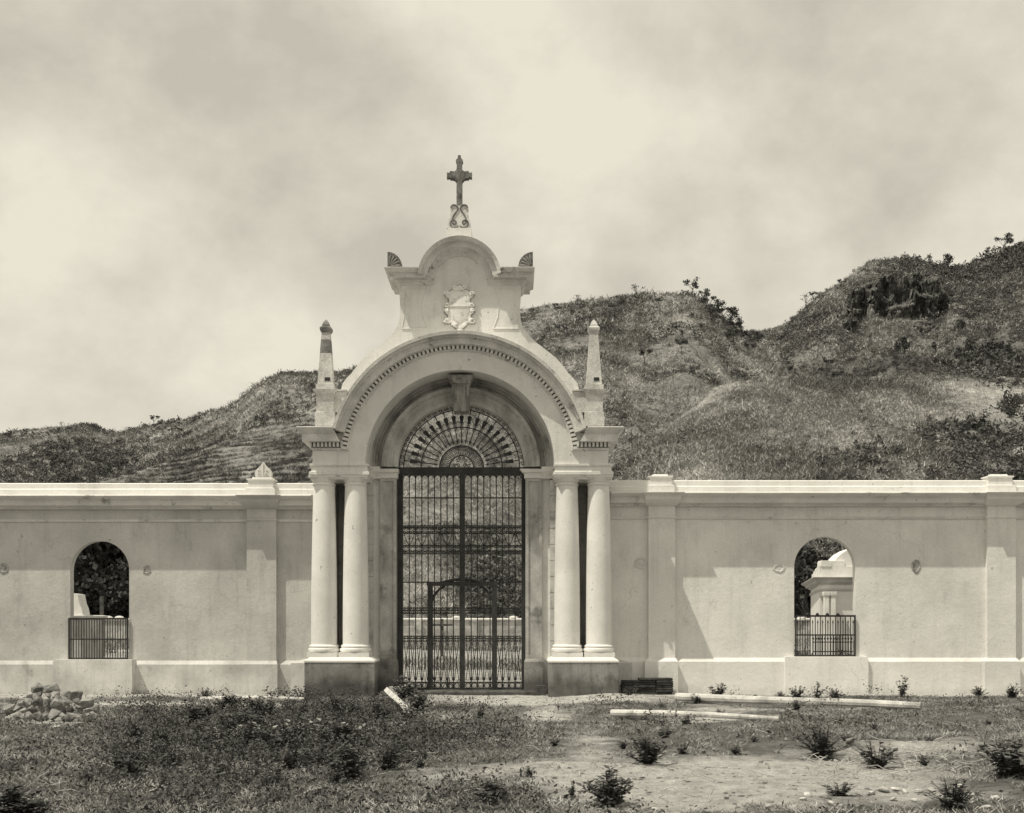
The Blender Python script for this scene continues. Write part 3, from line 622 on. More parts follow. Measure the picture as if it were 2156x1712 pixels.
mb = MB(); mb.arc([(239*U, YF+.05), (239*U, YF-.015), (251*U, YF-.015), (251*U, YF+.05)], cx, cz, aa, PI-aa, 80); obj('dentil_band', mb, M['inner'], gate)
# pier blocks over the columns
for s in (-1, 1):
    def gx2(p, Y=YF): return gx(AX+s*(AX-p), Y)     # mirrored
    def lv(m_, L_):
        m_.levels([(zz, min(a, b), max(a, b), y0, y1) for zz, a, b, y0, y1 in L_])
    mb = MB()
    xi = 699; o = 658
    lv(mb, [(gz_(949, YF-.02), gx2(o, YF-.02), gx2(732, YF-.02), YF-.02, YB), (gz_(946, YF-.05), gx2(o-3, YF-.05), gx2(732, YF-.05), YF-.05, YB), (gz_(943, YF-.07), gx2(o-5, YF-.07), gx2(731, YF-.07), YF-.07, YB+.1)])
    lv(mb, [(gz_(931, YF-.10), gx2(o-8, YF-.10), gx2(716, YF-.10), YF-.10, YB+.1), (gz_(929, YF-.24), gx2(o-22, YF-.24), gx2(715, YF-.24), YF-.24, YB+.2), (gz_(914, YF-.25), gx2(o-23, YF-.25), gx2(707, YF-.25), YF-.25, YB+.2), (gz_(912, YF-.27), gx2(o-25, YF-.27), gx2(706, YF-.27), YF-.27, YB+.2),
            (gz_(907, YF-.32), gx2(o-30, YF-.32), gx2(703, YF-.32), YF-.32, YB+.25), (gz_(902, YF-.36), gx2(o-35, YF-.36), gx2(700, YF-.36), YF-.36, YB+.28), (gz_(899, YF-.37), gx2(o-36, YF-.37), gx2(xi, YF-.37), YF-.37, YB+.28), (gz_(898, YF-.30), gx2(o-33, YF-.30), gx2(xi, YF-.30), YF-.30, YB+.2)])
    cn = obj('pier_cornice', mb, M['cornice'], gate)
    mb = MB(); lv(mb, [(gz_(943)-.002, gx2(o-2), gx2(728), YF-.03, YB-.01), (gz_(930), gx2(o-2), gx2(718), YF-.03, YB-.01)]); obj('dentil_bed', mb, M['inner'], cn)
    mb = MB()
    for k in range(9):
        p = 653+k*8.2; q = sorted((gx2(p), gx2(p+4.6))); mb.box(q[0], q[1], YF-.13, YF, gz_(942), gz_(931)-.002)
    for k in range(6):
        yy = YF+.05+k*.2; q = sorted((gx2(o-6), gx2(o))); mb.box(q[0], q[1], yy, yy+.11, gz_(942), gz_(931)-.002)
    obj('dentils', mb, M['trim'], cn)
    AX2 = AX+(3 if s > 0 else 0)
    def gx2(p, Y=YF): return gx(AX2+s*(AX2-p), Y)
    # impost entablature over columns
    mb = MB()
    lv(mb, [(gz_(1009), gx2(656), gx2(773), YF-.01, YB-.02), (gz_(1003), gx2(656), gx2(774), YF-.02, YB-.02), (gz_(1000), gx2(652), gx2(778), YF-.08, YB+.02), (gz_(994), gx2(652), gx2(778), YF-.08, YB+.02), (gz_(992.5), gx2(656), gx2(774), YF-.03, YB), (gz_(982), gx2(656), gx2(774), YF-.03, YB),
            (gz_(981), gx2(653), gx2(777), YF-.06, YB+.02), (gz_(977), gx2(653), gx2(777), YF-.06, YB+.02), (gz_(976), gx2(658), gx2(771), YF-.0, YB-.02)])
    obj('impost', mb, M['gate'], gate)
    # pier masonry behind the columns, in courses with open joints
    mb = MB(); yp = 26.62; zt = Z(1011, yp); h = .372; k = 0; zz = zt
    mb.box(*sorted((gx2(668, yp), gx2(704, yp))), yp+.03, YB-.03, -.3, zt); mb.box(*sorted((gx2(729, yp), gx2(782, yp))), yp+.03, YB-.03, -.3, zt); mb.box(*sorted((gx2(704, yp), gx2(729, yp))), yp+.65, YB-.03, -.3, zt)
    while zz > Z(1392, yp):
        z0 = max(zz-h, Z(1394, yp)); mb.box(*sorted((gx2(664, yp), gx2(705, yp))), yp, YB-.04, z0+.016, zz); mb.box(*sorted((gx2(728, yp), gx2(784.5, yp))), yp, YB-.04, z0+.016, zz); mb.box(*sorted((gx2(705, yp), gx2(728, yp))), yp+.62, YB-.05, z0+.016, zz); zz -= h
    obj('pier', mb, M['pier'], gate)
    mb = MB(); mb.levels([(-.3, *sorted((gx2(612, 26.85), gx2(700, 26.85))), 26.85, YB-.05), (Z(1396, 26.9), *sorted((gx2(612, 26.85), gx2(700, 26.85))), 26.85, YB-.05), (Z(1388, 26.9), *sorted((gx2(640, 26.85), gx2(700, 26.85))), 26.95, YB-.05)]); obj('pier_foot', mb, M['pier'], gate)
    # jamb between pier and stone surround
    mb = MB(); yj = 26.80; mb.box(*sorted((gx2(783, yj), gx2(802, yj))), yj, YB-.05, -.3, Z(989, yj)); obj('jamb', mb, M['gate'], gate)
    # pedestal
    mb = MB(); y0 = 25.72; a, b = sorted((gx2(641, y0), gx2(788, y0)))
    mb.levels([(-.3, a, b, y0, 26.9), (Z(1395, y0), a, b, y0, 26.9)]); pd = obj('pedestal', mb, M['ped'], gate)
    mb = MB(); mb.levels([(Z(1395, y0)+.002, a-.012, b+.012, y0-.012, 26.88), (Z(1391, y0), a-.012, b+.012, y0-.012, 26.88), (Z(1384, y0), a+.10, b-.10, y0+.09, 26.8)]); obj('pedestal_cap', mb, M['column'], pd)
    # columns
    YC = 26.15; zb = Z(1384, y0)+.003
    for c_ in (682.5, 749):
        xc = gx2(c_, YC); mb = MB(); r0_, r1_ = 27.2*YC/F, 22.3*YC/F; z1 = Z(1370, YC); z2 = Z(1024, YC); P = []
        for i in range(15):
            q = i/14; P.append((r0_-(r0_-r1_)*q**1.8+.004*math.sin(PI*q), z1+(z2-z1)*q))
        mb.lathe(xc, YC, P, 40); col_ = obj('column', mb, M['column'], gate)
        mb = MB(); e = 31.5*YC/F
        mb.box(xc-e, xc+e, YC-e, YC+e, zb, zb+.10)
        mb.lathe(xc, YC, [(r0_+.03, zb+.1), (r0_+.06, zb+.12), (r0_+.068, zb+.15), (r0_+.06, zb+.18), (r0_+.03, zb+.20), (r0_+.03, zb+.215), (r0_+.045, zb+.235), (r0_+.03, zb+.26), (r0_, zb+.275)], 40)
        obj('column_base', mb, M['column'], col_)
        mb = MB(); zc = Z(1008, YC)
        mb.lathe(xc, YC, [(r1_, z2), (r1_+.02, z2+.01), (r1_+.024, z2+.025), (r1_+.01, z2+.04), (r1_, z2+.05), (r1_, zc-.10), (r1_+.02, zc-.09), (r1_+.022, zc-.075), (r1_+.05, zc-.03), (r1_+.065, zc)], 40)
        e = 28*YC/F; mb.box(xc-e, xc+e, YC-e, YC+e, zc, Z(1003, YC)+.0)
        obj('column_capital', mb, M['column'], col_)
# inner barrel and stone surround of the opening
Y2 = 26.72; ic = X(970.5, Y2); icz = Z(983, Y2); u2 = Y2/F; mb = MB()
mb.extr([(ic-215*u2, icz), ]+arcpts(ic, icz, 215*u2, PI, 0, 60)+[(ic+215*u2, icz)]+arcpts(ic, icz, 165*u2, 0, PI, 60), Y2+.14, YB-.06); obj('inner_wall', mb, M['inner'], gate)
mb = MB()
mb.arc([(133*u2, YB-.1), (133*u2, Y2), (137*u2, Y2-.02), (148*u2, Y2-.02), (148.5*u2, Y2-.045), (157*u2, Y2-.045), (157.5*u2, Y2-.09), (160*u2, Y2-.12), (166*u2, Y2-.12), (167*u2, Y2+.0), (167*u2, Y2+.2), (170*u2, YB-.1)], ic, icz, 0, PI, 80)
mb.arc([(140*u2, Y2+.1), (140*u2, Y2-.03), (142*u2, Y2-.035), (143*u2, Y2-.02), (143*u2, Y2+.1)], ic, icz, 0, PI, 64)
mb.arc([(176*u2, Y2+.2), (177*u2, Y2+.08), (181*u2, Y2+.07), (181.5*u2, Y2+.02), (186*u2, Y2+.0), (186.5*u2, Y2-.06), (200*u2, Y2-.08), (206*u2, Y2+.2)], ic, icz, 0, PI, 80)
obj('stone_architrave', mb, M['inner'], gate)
for s in (-1, 1):
    def q2(p): return X(970.5+s*(970.5-p), Y2)
    mb = MB(); a, b = sorted((q2(800), q2(834.5)))
    mb.box(a, b, Y2+.02, YB-.12, -.25, Z(1002, Y2))
    zt, zb2 = Z(1008, Y2), Z(1388, Y2)
    mb.box(a, a+.07, Y2-.01, Y2+.05, zb2, zt); mb.box(b-.07, b, Y2-.01, Y2+.05, zb2, zt); mb.box(a+.07, b-.07, Y2-.01, Y2+.05, zt-.06, zt); mb.box(a+.07, b-.07, Y2-.01, Y2+.05, zb2, zb2+.1)
    jp = obj('jamb_pilaster', mb, M['inner'], gate)
    mb = MB(); mb.levels([(Z(1007.5, Y2), a-.01, b+.01, Y2-.015, YB-.13), (Z(1006, Y2), a-.03, b+.03, Y2-.03, YB-.13), (Z(997, Y2), a-.03, b+.03, Y2-.03, YB-.13), (Z(995, Y2), a-.07, b+.05, Y2-.08, YB-.13), (Z(989, Y2), a-.13, b+.05, Y2-.10, YB-.13), (Z(988, Y2), a-.13, b+.05, Y2-.09, YB-.13)]); obj('capital', mb, M['trim'], jp)
    mb = MB(); mb.levels([(-.25, a-.03, b+.03, Y2-.08, YB-.1), (Z(1393, Y2), a-.03, b+.03, Y2-.08, YB-.1), (Z(1387, Y2), a, b, Y2-.02, YB-.1)]); obj('pilaster_foot', mb, M['ped'], jp)
    # impost bridging from the columns back to the jamb
    mb = MB(); a, b = sorted((q2(772), q2(801))); mb.levels([(Z(1008, Y2), a, b, Y2-.03, YB-.2), (Z(1000, Y2), a, b, Y2-.05, YB-.2), (Z(994, Y2), a, b+.02*s, Y2-.12, YB-.2), (Z(984, Y2), a, b, Y2-.14, YB-.2)]); obj('jamb_impost', mb, M['gate'], gate)
# keystone
yk = 26.25; mb = MB(); kx = X(970, yk)
def kp(px): return X(px, yk)
mb.levels([(Z(862, yk), kp(954), kp(986), yk+.18, Y2+.2), (Z(852, yk), kp(953.5), kp(986.5), yk+.14, Y2+.2), (Z(838, yk), kp(953), kp(987), yk+.08, Y2+.2), (Z(812, yk), kp(951.5), kp(989), yk, Y2+.2), (Z(809, yk), kp(951), kp(989.5), yk-.02, Y2+.2), (Z(808, yk), kp(949), kp(991), yk-.06, Y2+.2), (Z(803, yk), kp(947), kp(993), yk-.10, Y2+.2), (Z(795, yk), kp(943), kp(997), yk-.16, Y2+.2), (Z(792, yk), kp(943), kp(997), yk-.16, Y2+.2)])
ks = obj('keystone', mb, M['key'], gate); mb = MB()
for k in range(5):
    xx = kp(957+k*6.6); mb.loft([[(xx-.022, yk+.075, Z(838, yk)), (xx+.022, yk+.075, Z(838, yk)), (xx+.022, yk+.12, Z(838, yk)), (xx-.022, yk+.12, Z(838, yk))], [(xx-.022, yk-.025, Z(813, yk)), (xx+.022, yk-.025, Z(813, yk)), (xx+.022, yk+.05, Z(813, yk)), (xx-.022, yk+.05, Z(813, yk))]])
obj('fluting', mb, M['key'], ks)
# gable
YG = 26.25; ug = YG/F
def P2(px, py): return (X(px, YG), Z(py, YG))
left = [(706, 905), (716, 826), (722, 806), (730, 796), (740, 786), (753, 768), (766, 754), (778, 744), (791, 734), (803, 725), (812, 717), (820, 709), (829, 699), (836, 688), (840, 677), (842, 663), (842.5, 645), (841.5, 625), (839.5, 600)]
right = [(2*968.5-a, b) for a, b in left][::-1]
ga = math.asin((Z(905, YG)-cz)/(236*U)); mb = MB(); mb.extr([P2(*p) for p in left]+[P2(839.5, 586), P2(1097.5, 586)]+[P2(*p) for p in right]+arcpts(cx, cz, 236*U, ga, PI-ga, 50), YG, YG+.9)
mb.extr(arcpts(X(969, YG), Z(588, YG), 68*ug, PI+.05, -.05, 40), YG+.003, YG+.88)
obj('gable', mb, M['gate'], gate)
mb = MB(); c0, c1 = X(969, YG), Z(586.6, YG); al = math.asin((586.6-562)/88.4)
mb.arc([(r_*min(y_, YG)/YG, y_) for r_, y_ in [(56*ug, YG+.05), (56*ug, YG-.02), (59*ug, YG-.04), (64*ug, YG-.06), (69*ug, YG-.10), (70*ug, YG-.24), (80*ug, YG-.27), (81*ug, YG-.36), (88.4*ug, YG-.42), (88.4*ug, YG+.95), (60*ug, YG+.95)]], c0, Z(586.6, YG-.33), al*.45, PI-al*.45, 64)
for s in (-1, 1):
    def x_(p): return X(969+s*(969-p), YG)
    def lv2(L_): mb.levels([(Z(py, YG-d), min(x_(a), x_(b)), max(x_(a), x_(b)), YG-d, YG+.9+d*.8) for py, a, b, d in L_])
    lv2([(600, 838.5, 913, .02), (596, 836, 912.5, .05), (592, 834, 912, .06), (591, 832, 910, .08), (586, 830, 909, .09), (584, 829, 902, .10), (583, 821, 900, .28), (573, 820, 889, .29), (571, 819, 888, .34), (567, 815, 886, .40), (563, 813, 884, .44), (561.5, 813, 884, .44)])
obj('gable_cornice', mb, M['cornice'], gate)
# thin incised panels on the gable
mb = MB()
for s in (-1, 1):
    def pp(p, q): return (X(969+s*(969-p), YG), YG-.004, Z(q, YG))
    mb.tube([pp(*q) for q in [(854, 610), (853, 625), (853, 645), (851, 665), (846, 692)]], .012, 4); mb.tube([pp(846, 692), pp(900, 692)], .018, 4)
    mb.tube([pp(*q) for q in [(898, 608), (891, 625), (888, 645), (890, 668), (900, 692)]], .012, 4); mb.tube([pp(854, 610), pp(898, 608)], .008, 4)
obj('panel_border', mb, M['gate'], gate)
# crest
mb = MB(); kx, kz = X(967.5, YG), Z(648, YG); ok = []
def kpt(a, b): return (kx+a*ug, kz+b*ug)
half = [(0, 47), (5, 44), (9, 40), (15, 36), (20, 33), (27, 32), (30, 28), (28, 22), (23, 19), (22, 13), (24, 8), (29, 7), (31, 3), (26, -1), (28, -5), (31, -9), (28, -13), (24, -16), (24, -22), (28, -25), (32, -28), (30, -33), (24, -34), (18, -33), (14, -38), (9, -43), (5, -46), (0, -47)]
outl = [kpt(*p) for p in half]+[kpt(-a, b) for a, b in half[-2:0:-1]]
mb.loft([[(x, YG+.02, z) for x, z in outl], [(x, YG-.05, z) for x, z in outl], [(kx+(x-kx)*.93, YG-.075, kz+(z-kz)*.94) for x, z in outl]])
sh = [(0, 31), (10, 30), (19, 26), (20, 4), (20, -10), (15, -24), (0, -34)]; o2 = [kpt(*p) for p in sh]+[kpt(-a, b) for a, b in sh[-2:0:-1]]
mb.loft([[(x, YG-.06, z) for x, z in o2], [(x, YG-.085, z) for x, z in o2], [(kx+(x-kx)*.93, YG-.092, kz+(z-kz)*.94) for x, z in o2]])
for s in (-1, 1):
    for (a, b, rr, d) in ((26, 27, 5, 1), (26, 4, 4.5, -1), (27, -8, 4.5, 1), (27, -29, 5, -1), (11, -39, 4, 1), (8, 38, 5, 1)):
        pts = [(kx+s*(a+(rr-.36*k)*math.cos(.55*k))*ug, YG-.075-.004*k, kz+(b+d*(rr-.36*k)*math.sin(.55*k))*ug) for k in range(12)]
        mb.tube(pts, .027, 5)
mb.lathe(kx, YG, [(.02, kz-51*ug), (.10, kz-50*ug), (.10, kz-47*ug), (.05, kz-45*ug)], 14)
mb.box(kx-22*ug, kx+22*ug, YG-.11, YG-.06, kz+.2*ug, kz+1.6*ug)
hc_ = obj('heraldic_crest', mb, M['crest'], gate)
mb = MB(); o3 = [(kx+(x-kx)*1.07, kz+(z-kz)*1.05) for x, z in outl]; mb.extr(o3, YG-.022, YG+.015); obj('dark_rim', mb, M['ped'], hc_)  # dark plate slightly larger than the crest, showing as its outline
# quarter-round shell ornaments on the gable ends
for s in (-1, 1):
    def x_(p): return X(969+s*(969-p), 25.9)
    mb = MB(); ua = 25.9/F; ox = x_(816); oz = Z(562.5, 25.85)
    pl = [(ox, oz), (ox, oz+33*ua)]+[(ox-s*31*ua*math.sin(t_), oz+33*ua*math.cos(t_)) for t_ in [PI/2*k/12 for k in range(1, 13)]]
    mb.extr(pl, 25.88, 26.16); ao = obj('shell_acroterion', mb, M['stonecross'], gate); mb = MB()
    for k in range(5):
        t_ = .16+k*.33; d = Vector((-s*math.sin(t_), 0, math.cos(t_))); o_ = Vector((ox-s*.03, 25.875, oz+.03))
        mb.tube([o_+d*.05, o_+d*.13, o_+d*.21, o_+d*.26], [.010, .020, .026, .010], 7)
    obj('shell_rib', mb, M['ped'], ao)
# cross and scrolled foot
YX = 26.6; ux = YX/F; xx = X(967.5, YX)
def xz(a, py): return (xx+a*ux, Z(py, YX))
mb = MB(); mb.levels([(Z(516, YX), xx-26*ux, xx+26*ux, YX-.28, YX+.28), (Z(489, YX), xx-26*ux, xx+26*ux, YX-.28, YX+.28), (Z(488, YX), xx-24*ux, xx+24*ux, YX-.25, YX+.25)]); fb = obj('cross_base', mb, M['gate'], gate)
mb = MB(); hs = [(24, 488), (24, 474), (22, 466), (17, 463), (19, 456), (14, 447), (10, 443), (16, 445), (19, 441), (17, 436), (11, 434), (5, 437), (3, 438)]
mb.extr([xz(a, b) for a, b in hs]+[xz(-a, b) for a, b in hs[::-1]], YX-.16, YX+.16); lo_ = obj('scroll_foot', mb, M['trim'], fb); mb = MB()
for s in (-1, 1):
    pts = [xz(s*1, 486)]; pts = []
    for k in range(20):
        a = -2.6+.42*k; rr = 11-.5*k; pts.append((xx+s*(11+rr*math.cos(-a))*ux, YX-.17, Z(475, YX)+rr*math.sin(a)*ux))
    mb.tube(pts, .017, 5)
    mb.tube([(xx+s*a*ux, YX-.17, Z(b, YX)) for a, b in [(14, 476), (15, 468), (11, 458), (5, 450), (2, 445), (4, 440), (9, 437), (15, 438), (18, 443)]], .017, 5)
obj('scroll_line', mb, M['stonecross'], lo_)
mb = MB(); q = [(6, 440), (6, 384), (10, 379), (16, 377.5), (19, 378), (20.5, 375), (26.5, 376), (26, 372.5), (26.5, 366), (21, 367), (19, 363), (16, 363.5), (10, 364), (6.5, 361), (5.5, 356), (5.5, 345), (7.5, 341), (6, 338), (3.5, 336.5), (3, 330)]
mb.extr([xz(a, b) for a, b in q]+[xz(-a, b) for a, b in q[::-1]], YX-.09, YX+.09); obj('stone_cross', mb, M['stonecross'], gate)
# obelisks
for s in (-1, 1):
    YO = 26.35; uo = YO/F; ocx = X(968.5+s*281.5, YO)+(.0 if s < 0 else 0)
    def L_(py, hw, d=None): return (Z(py, YO), ocx-hw*uo, ocx+hw*uo, YO-hw*uo, YO+hw*uo)
    mb = MB(); mb.levels([L_(813, 16.5), L_(810, 16), L_(702, 8.5), L_(701, 8.5)]); ob = obj('obelisk', mb, M['obelisk'], gate)
    mb = MB(); mb.levels([L_(900, 20.5), L_(871, 20.5), L_(870, 18)]); mb.levels([L_(870.2, 18), L_(834, 18), L_(832, 20), L_(829, 21), L_(826, 24.5), L_(823.5, 25), L_(823, 23)])
    mb.levels([L_(823.2, 19), L_(813, 19), L_(812.9, 17)]); obj('obelisk_base', mb, M['obelisk'], ob)
    mb = MB(); mb.levels([L_(702, 8.6), L_(700, 10.5), L_(696, 12), L_(692, 12), L_(690, 10), L_(687, 7), L_(686, 7.8), L_(679, 5), L_(674, 1.5), L_(673, .5)]); obj('obelisk_tip', mb, M['obtop'] if s < 0 else M['obelisk'], ob)
    if s < 0:
        mb = MB(); mb.levels([(Z(746, YO), ocx-11.65*uo, ocx+11.65*uo, YO-11.65*uo, YO+11.65*uo), (Z(717, YO), ocx-9.65*uo, ocx+9.65*uo, YO-9.65*uo, YO+9.65*uo)]); obj('blackened_band', mb, M['obtop'], ob)
    mb = MB(); mb.box(ocx-.01 if s > 0 else ocx-.01, ocx+.11, YO-15.6*uo-.012, YO-10*uo, Z(805, YO), Z(798, YO)); obj('socket_shade_block', mb, M['iron'], ob)  # solid black block, its colour standing in for shade inside a socket
    mb = MB(); a, b = sorted((ocx-s*15*uo, ocx-s*46*uo)); mb.box(a, b, YO-.12, YO+.3, Z(870, YO), Z(826, YO)); mb.box(a, b, YO-.16, YO+.34, Z(826, YO)+.003, Z(823, YO)); obj('shoulder_block', mb, M['obelisk'], ob)

# ------------------------------------------------------------------ iron gate
YI = 27.0; ui = YI/F
def ix(p): return X(p, YI)
def iz(p): return Z(p, YI)
ig = thing('iron_gate', (ix(972), YI, 0), 'black wrought iron double gate with scrollwork and arrow fanlight in the archway', 'gate')
mb = MB(); mb.box(ix(835), ix(848.5), YI-.09, YI+.09, -.1, iz(999)); mb.box(ix(1098), ix(1109), YI-.09, YI+.09, -.1, iz(999)); mb.box(ix(835), ix(1109), YI-.1, YI+.1, iz(999.5), iz(985)); obj('gate_frame', mb, M['iron'], ig)
mb = MB(); mb.box(ix(968), ix(979), YI-.12, YI+.04, iz(1452), iz(999.8)); obj('meeting_post', mb, M['iron'], ig)
def spiral(m_, x, z, r, s, d, turns=1.4, rad=.009, y=YI, n=14):
    m_.tube([(x+s*r*(1-.72*k/n)*math.cos(turns*6.283*k/n), y, z+d*r*(1-.72*k/n)*math.sin(turns*6.283*k/n)) for k in range(n+1)], rad, 4)
for a, b in ((848.5, 968), (979, 1098)):
    lf = MB(); n = 9; d = (b-a)/n
    for k in range(1, n): lf.tube([(ix(a+d*k), YI, iz(1452)), (ix(a+d*k), YI, iz(1000))], .0135, 5)
    for py in (1048.4, 1107.5, 1166, 1226, 1285.5, 1344.7, 1437, 1450): lf.box(ix(a), ix(b), YI-.012, YI+.012, iz(py)-.014, iz(py)+.014)
    leaf = obj('gate_leaf', lf, M['iron'], ig); sc_, s1, s2, s3, s4 = MB(), MB(), MB(), MB(), MB()
    for k in range(n):
        x0_, x1_ = a+d*k, a+d*(k+1); xm = (x0_+x1_)/2
        sc_.tube([(ix(xm)+d*.48*ui*math.cos(t_), YI, iz(1007)+d*.5*ui*math.sin(t_)) for t_ in [PI*q/8 for q in range(9)]], .012, 4)
        for xq, s in ((x0_, 1), (x1_, -1)):
            xc_ = ix(xq)+s*3.4*ui
            spiral(s1, xc_, iz(1112.5), 3.2*ui, s, 1); spiral(s1, xc_, iz(1121), 3.4*ui, s, -1)
            spiral(s1, xc_, iz(1151), 3.4*ui, s, 1); spiral(s1, xc_, iz(1160.5), 3.4*ui, s, -1)
            spiral(s2, xc_, iz(1281.5), 2.9*ui, s, 1, rad=.008); spiral(s2, xc_, iz(1290), 3.0*ui, s, -1, rad=.008)
            spiral(s3, xc_, iz(1341), 2.8*ui, s, 1, rad=.008); spiral(s3, xc_, iz(1348.8), 2.6*ui, s, -1, rad=.008)
        xb_ = x0_ if k % 2 else x1_
        o_ = x1_ if k % 2 else x0_
        s1.tube([(ix(xb_), YI, iz(1150)), (ix(xm), YI, iz(1137)), (ix(o_), YI, iz(1118))], .008, 4)
        s4.tube([(ix(x0_+2), YI, iz(1352)), (ix(xm-2), YI, iz(1372)), (ix(xm), YI, iz(1392)), (ix(xm-2), YI, iz(1412)), (ix(x0_+2), YI, iz(1432))], .008, 4)
        s4.tube([(ix(x1_-2), YI, iz(1352)), (ix(xm+2), YI, iz(1372)), (ix(xm), YI, iz(1392)), (ix(xm+2), YI, iz(1412)), (ix(x1_-2), YI, iz(1432))], .008, 4)
        s3.tube([(ix(xm)+5.4*ui*math.cos(t_), YI, iz(1443.5)+5.4*ui*math.sin(t_)) for t_ in [2*PI*q/10 for q in range(11)]], .009, 4)
        if k: s4.lathe(ix(x0_), YI, [(.004, iz(1434)), (.02, iz(1432)), (.03, iz(1429)), (.012, iz(1425)), (.002, iz(1421))], 6)
    for nm, q_ in (('arched_heads', sc_), ('scroll_band', s1), ('scroll_border', s2), ('ring_border', s3), ('lance_bars', s4)): obj(nm, q_, M['iron'], leaf)
mb = MB()
for a, b in ((900.5, 911.5), (1036, 1046.5)): mb.box(ix(a), ix(b), YI-.10, YI+.03, iz(1452), iz(1233))
mb.box(ix(899), ix(1048), YI-.105, YI+.035, iz(1233.5), iz(1226)); wk = obj('wicket_frame', mb, M['iron'], ig)
mb = MB(); t0 = [(930, 1228), (942, 1224), (955, 1221), (973.5, 1220), (992, 1221), (1005, 1224), (1017, 1228)]
mb.tube([(ix(p), YI-.05, iz(q)) for p, q in t0], .035, 6)
for s in (-1, 1): mb.tube([(ix(973.5+s*p), YI-.05, iz(q)) for p, q in [(36, 1234), (46, 1239), (54, 1247), (60, 1256), (63, 1264)]], [.035, .03, .03, .035, .04], 6)
obj('wicket_arch', mb, M['iron'], wk)
mb = MB(); fz = iz(985); fx = ix(972)
def ring(m_, r, rad, n=48): m_.tube([(fx+r*ui*math.cos(PI*k/n), YI, fz+r*ui*math.sin(PI*k/n)) for k in range(n+1)], rad, 5)
for r, rad in ((133, .03), (122, .014), (85.5, .014), (46, .018), (43, .010), (25.5, .014)): ring(mb, r, rad)
fl = obj('fanlight', mb, M['iron'], ig); mb = MB()
for k in range(19):
    a = R(7.5+k*9.17); c, s = math.cos(a), math.sin(a)
    def pt(r, w_=0): return (fx+(r*c-w_*s)*ui, fz+(r*s+w_*c)*ui)
    mb.tube([(pt(53)[0], YI, pt(53)[1]), (pt(124)[0], YI, pt(124)[1])], .011, 4)
    mb.extr([pt(r, w_) for r, w_ in ((90, 0), (95, 2.8), (108, 4.6), (110.5, 3), (109, 0), (110.5, -3), (108, -4.6), (95, -2.8))], YI-.012, YI+.012)
    mb.extr([pt(r, w_) for r, w_ in ((50.5, 0), (57, 3), (55, 0), (57, -3))], YI-.012, YI+.012)
    if k < 18:
        a2 = a+R(9.17/2); q0 = [(fx+(86+3.2*math.sin(PI*j/6)*1.6)*ui*math.cos(a2+R(3.0)*math.cos(PI*j/6)), YI, fz+(86+3.2*math.sin(PI*j/6)*1.6)*ui*math.sin(a2+R(3.0)*math.cos(PI*j/6))) for j in range(7)]
        q0 = [(fx+rr*ui*math.cos(a2+R(w_)), YI, fz+rr*ui*math.sin(a2+R(w_))) for rr, w_ in ((80, -2.6), (90, -3.0), (96, -2.2), (98.5, 0), (96, 2.2), (90, 3.0), (80, 2.6))]
        mb.tube(q0, .008, 4)
        q1 = [(fx+rr*ui*math.cos(a2+R(w_)), YI, fz+rr*ui*math.sin(a2+R(w_))) for rr, w_ in ((56, -4.2), (60, -2), (52, 0), (60, 2), (56, 4.2))]; mb.tube(q1, .007, 4)
obj('arrow_rays', mb, M['iron'], fl); mb = MB()
for k in range(30):
    a = R(4+k*5.93); spiral(mb, fx+127.5*ui*math.cos(a), fz+127.5*ui*math.sin(a), 4.6*ui, 1 if k % 2 else -1, 1, 1.3, .008, n=10)
obj('scroll_rim', mb, M['iron'], fl); mb = MB()
for k in range(26):
    a = R(5+k*6.8); mb.tube([(fx+r*ui*math.cos(a+R(w_)), YI, fz+r*ui*math.sin(a+R(w_))) for r, w_ in ((26, 0), (33, 1.5), (39, 3), (42, 1), (40, -2), (37, 0))], .0075, 4)
obj('petal_ring', mb, M['iron'], fl); mb = MB()
for s in (-1, 1):
    for (qx, qz, rr) in ((7, 5, 4.5), (15, 4.5, 4), (8, 15, 4.5), (4, 20, 3)): spiral(mb, fx+s*qx*ui, fz+qz*ui, rr*ui, s, 1, 1.3, .008, n=10)
obj('fan_scrolls', mb, M['iron'], fl)
mb = MB(); mb.levels([(-.2, ix(838), ix(1128), 26.45, 27.3), (Z(1458, 26.45), ix(838), ix(1128), 26.45, 27.3), (Z(1455, 26.45), ix(840), ix(1126), 26.5, 27.3)])
tag(obj('threshold', mb, M['wooddark'], None, (ix(980), 26.9, 0)), 'dark low timber threshold under the iron gate', 'threshold')

# ------------------------------------------------------------------ inside the cemetery
yb = 110.0; bw_ = thing('rear_wall', (0, yb, 0), 'low pale-coped rear wall of the cemetery at the foot of the hill', 'wall')
mb = MB(); mb.box(-75, 75, yb, yb+.6, -.8, Z(1306, yb)); obj('wall_body', mb, M['backwall'], bw_)
mb = MB(); mb.levels([(Z(1306, yb)+.002, -75, 75, yb-.15, yb+.75), (Z(1303, yb), -75, 75, yb-.15, yb+.75), (Z(1301.5, yb), -75, 75, yb, yb+.6)]); obj('coping', mb, M['coping'], bw_)
for px in list(range(40, 2100, 120)): mb = MB(); xx_ = X(px, yb); mb.box(xx_-.35, xx_+.35, yb-.25, yb+.1, -.8, Z(1306, yb)-.003); obj('pilaster', mb, M['backwall'], bw_)
for px in (198, 225, 249, 961, 1081, 1690): mb = MB(); mb.lathe(X(px, yb), yb+.3, [(.42, Z(1302, yb)), (.45, Z(1300.5, yb)), (.36, Z(1298.5, yb)), (.18, Z(1297, yb)), (.02, Z(1296.5, yb))], 12); obj('dome_cap', mb, M['coping'], bw_)
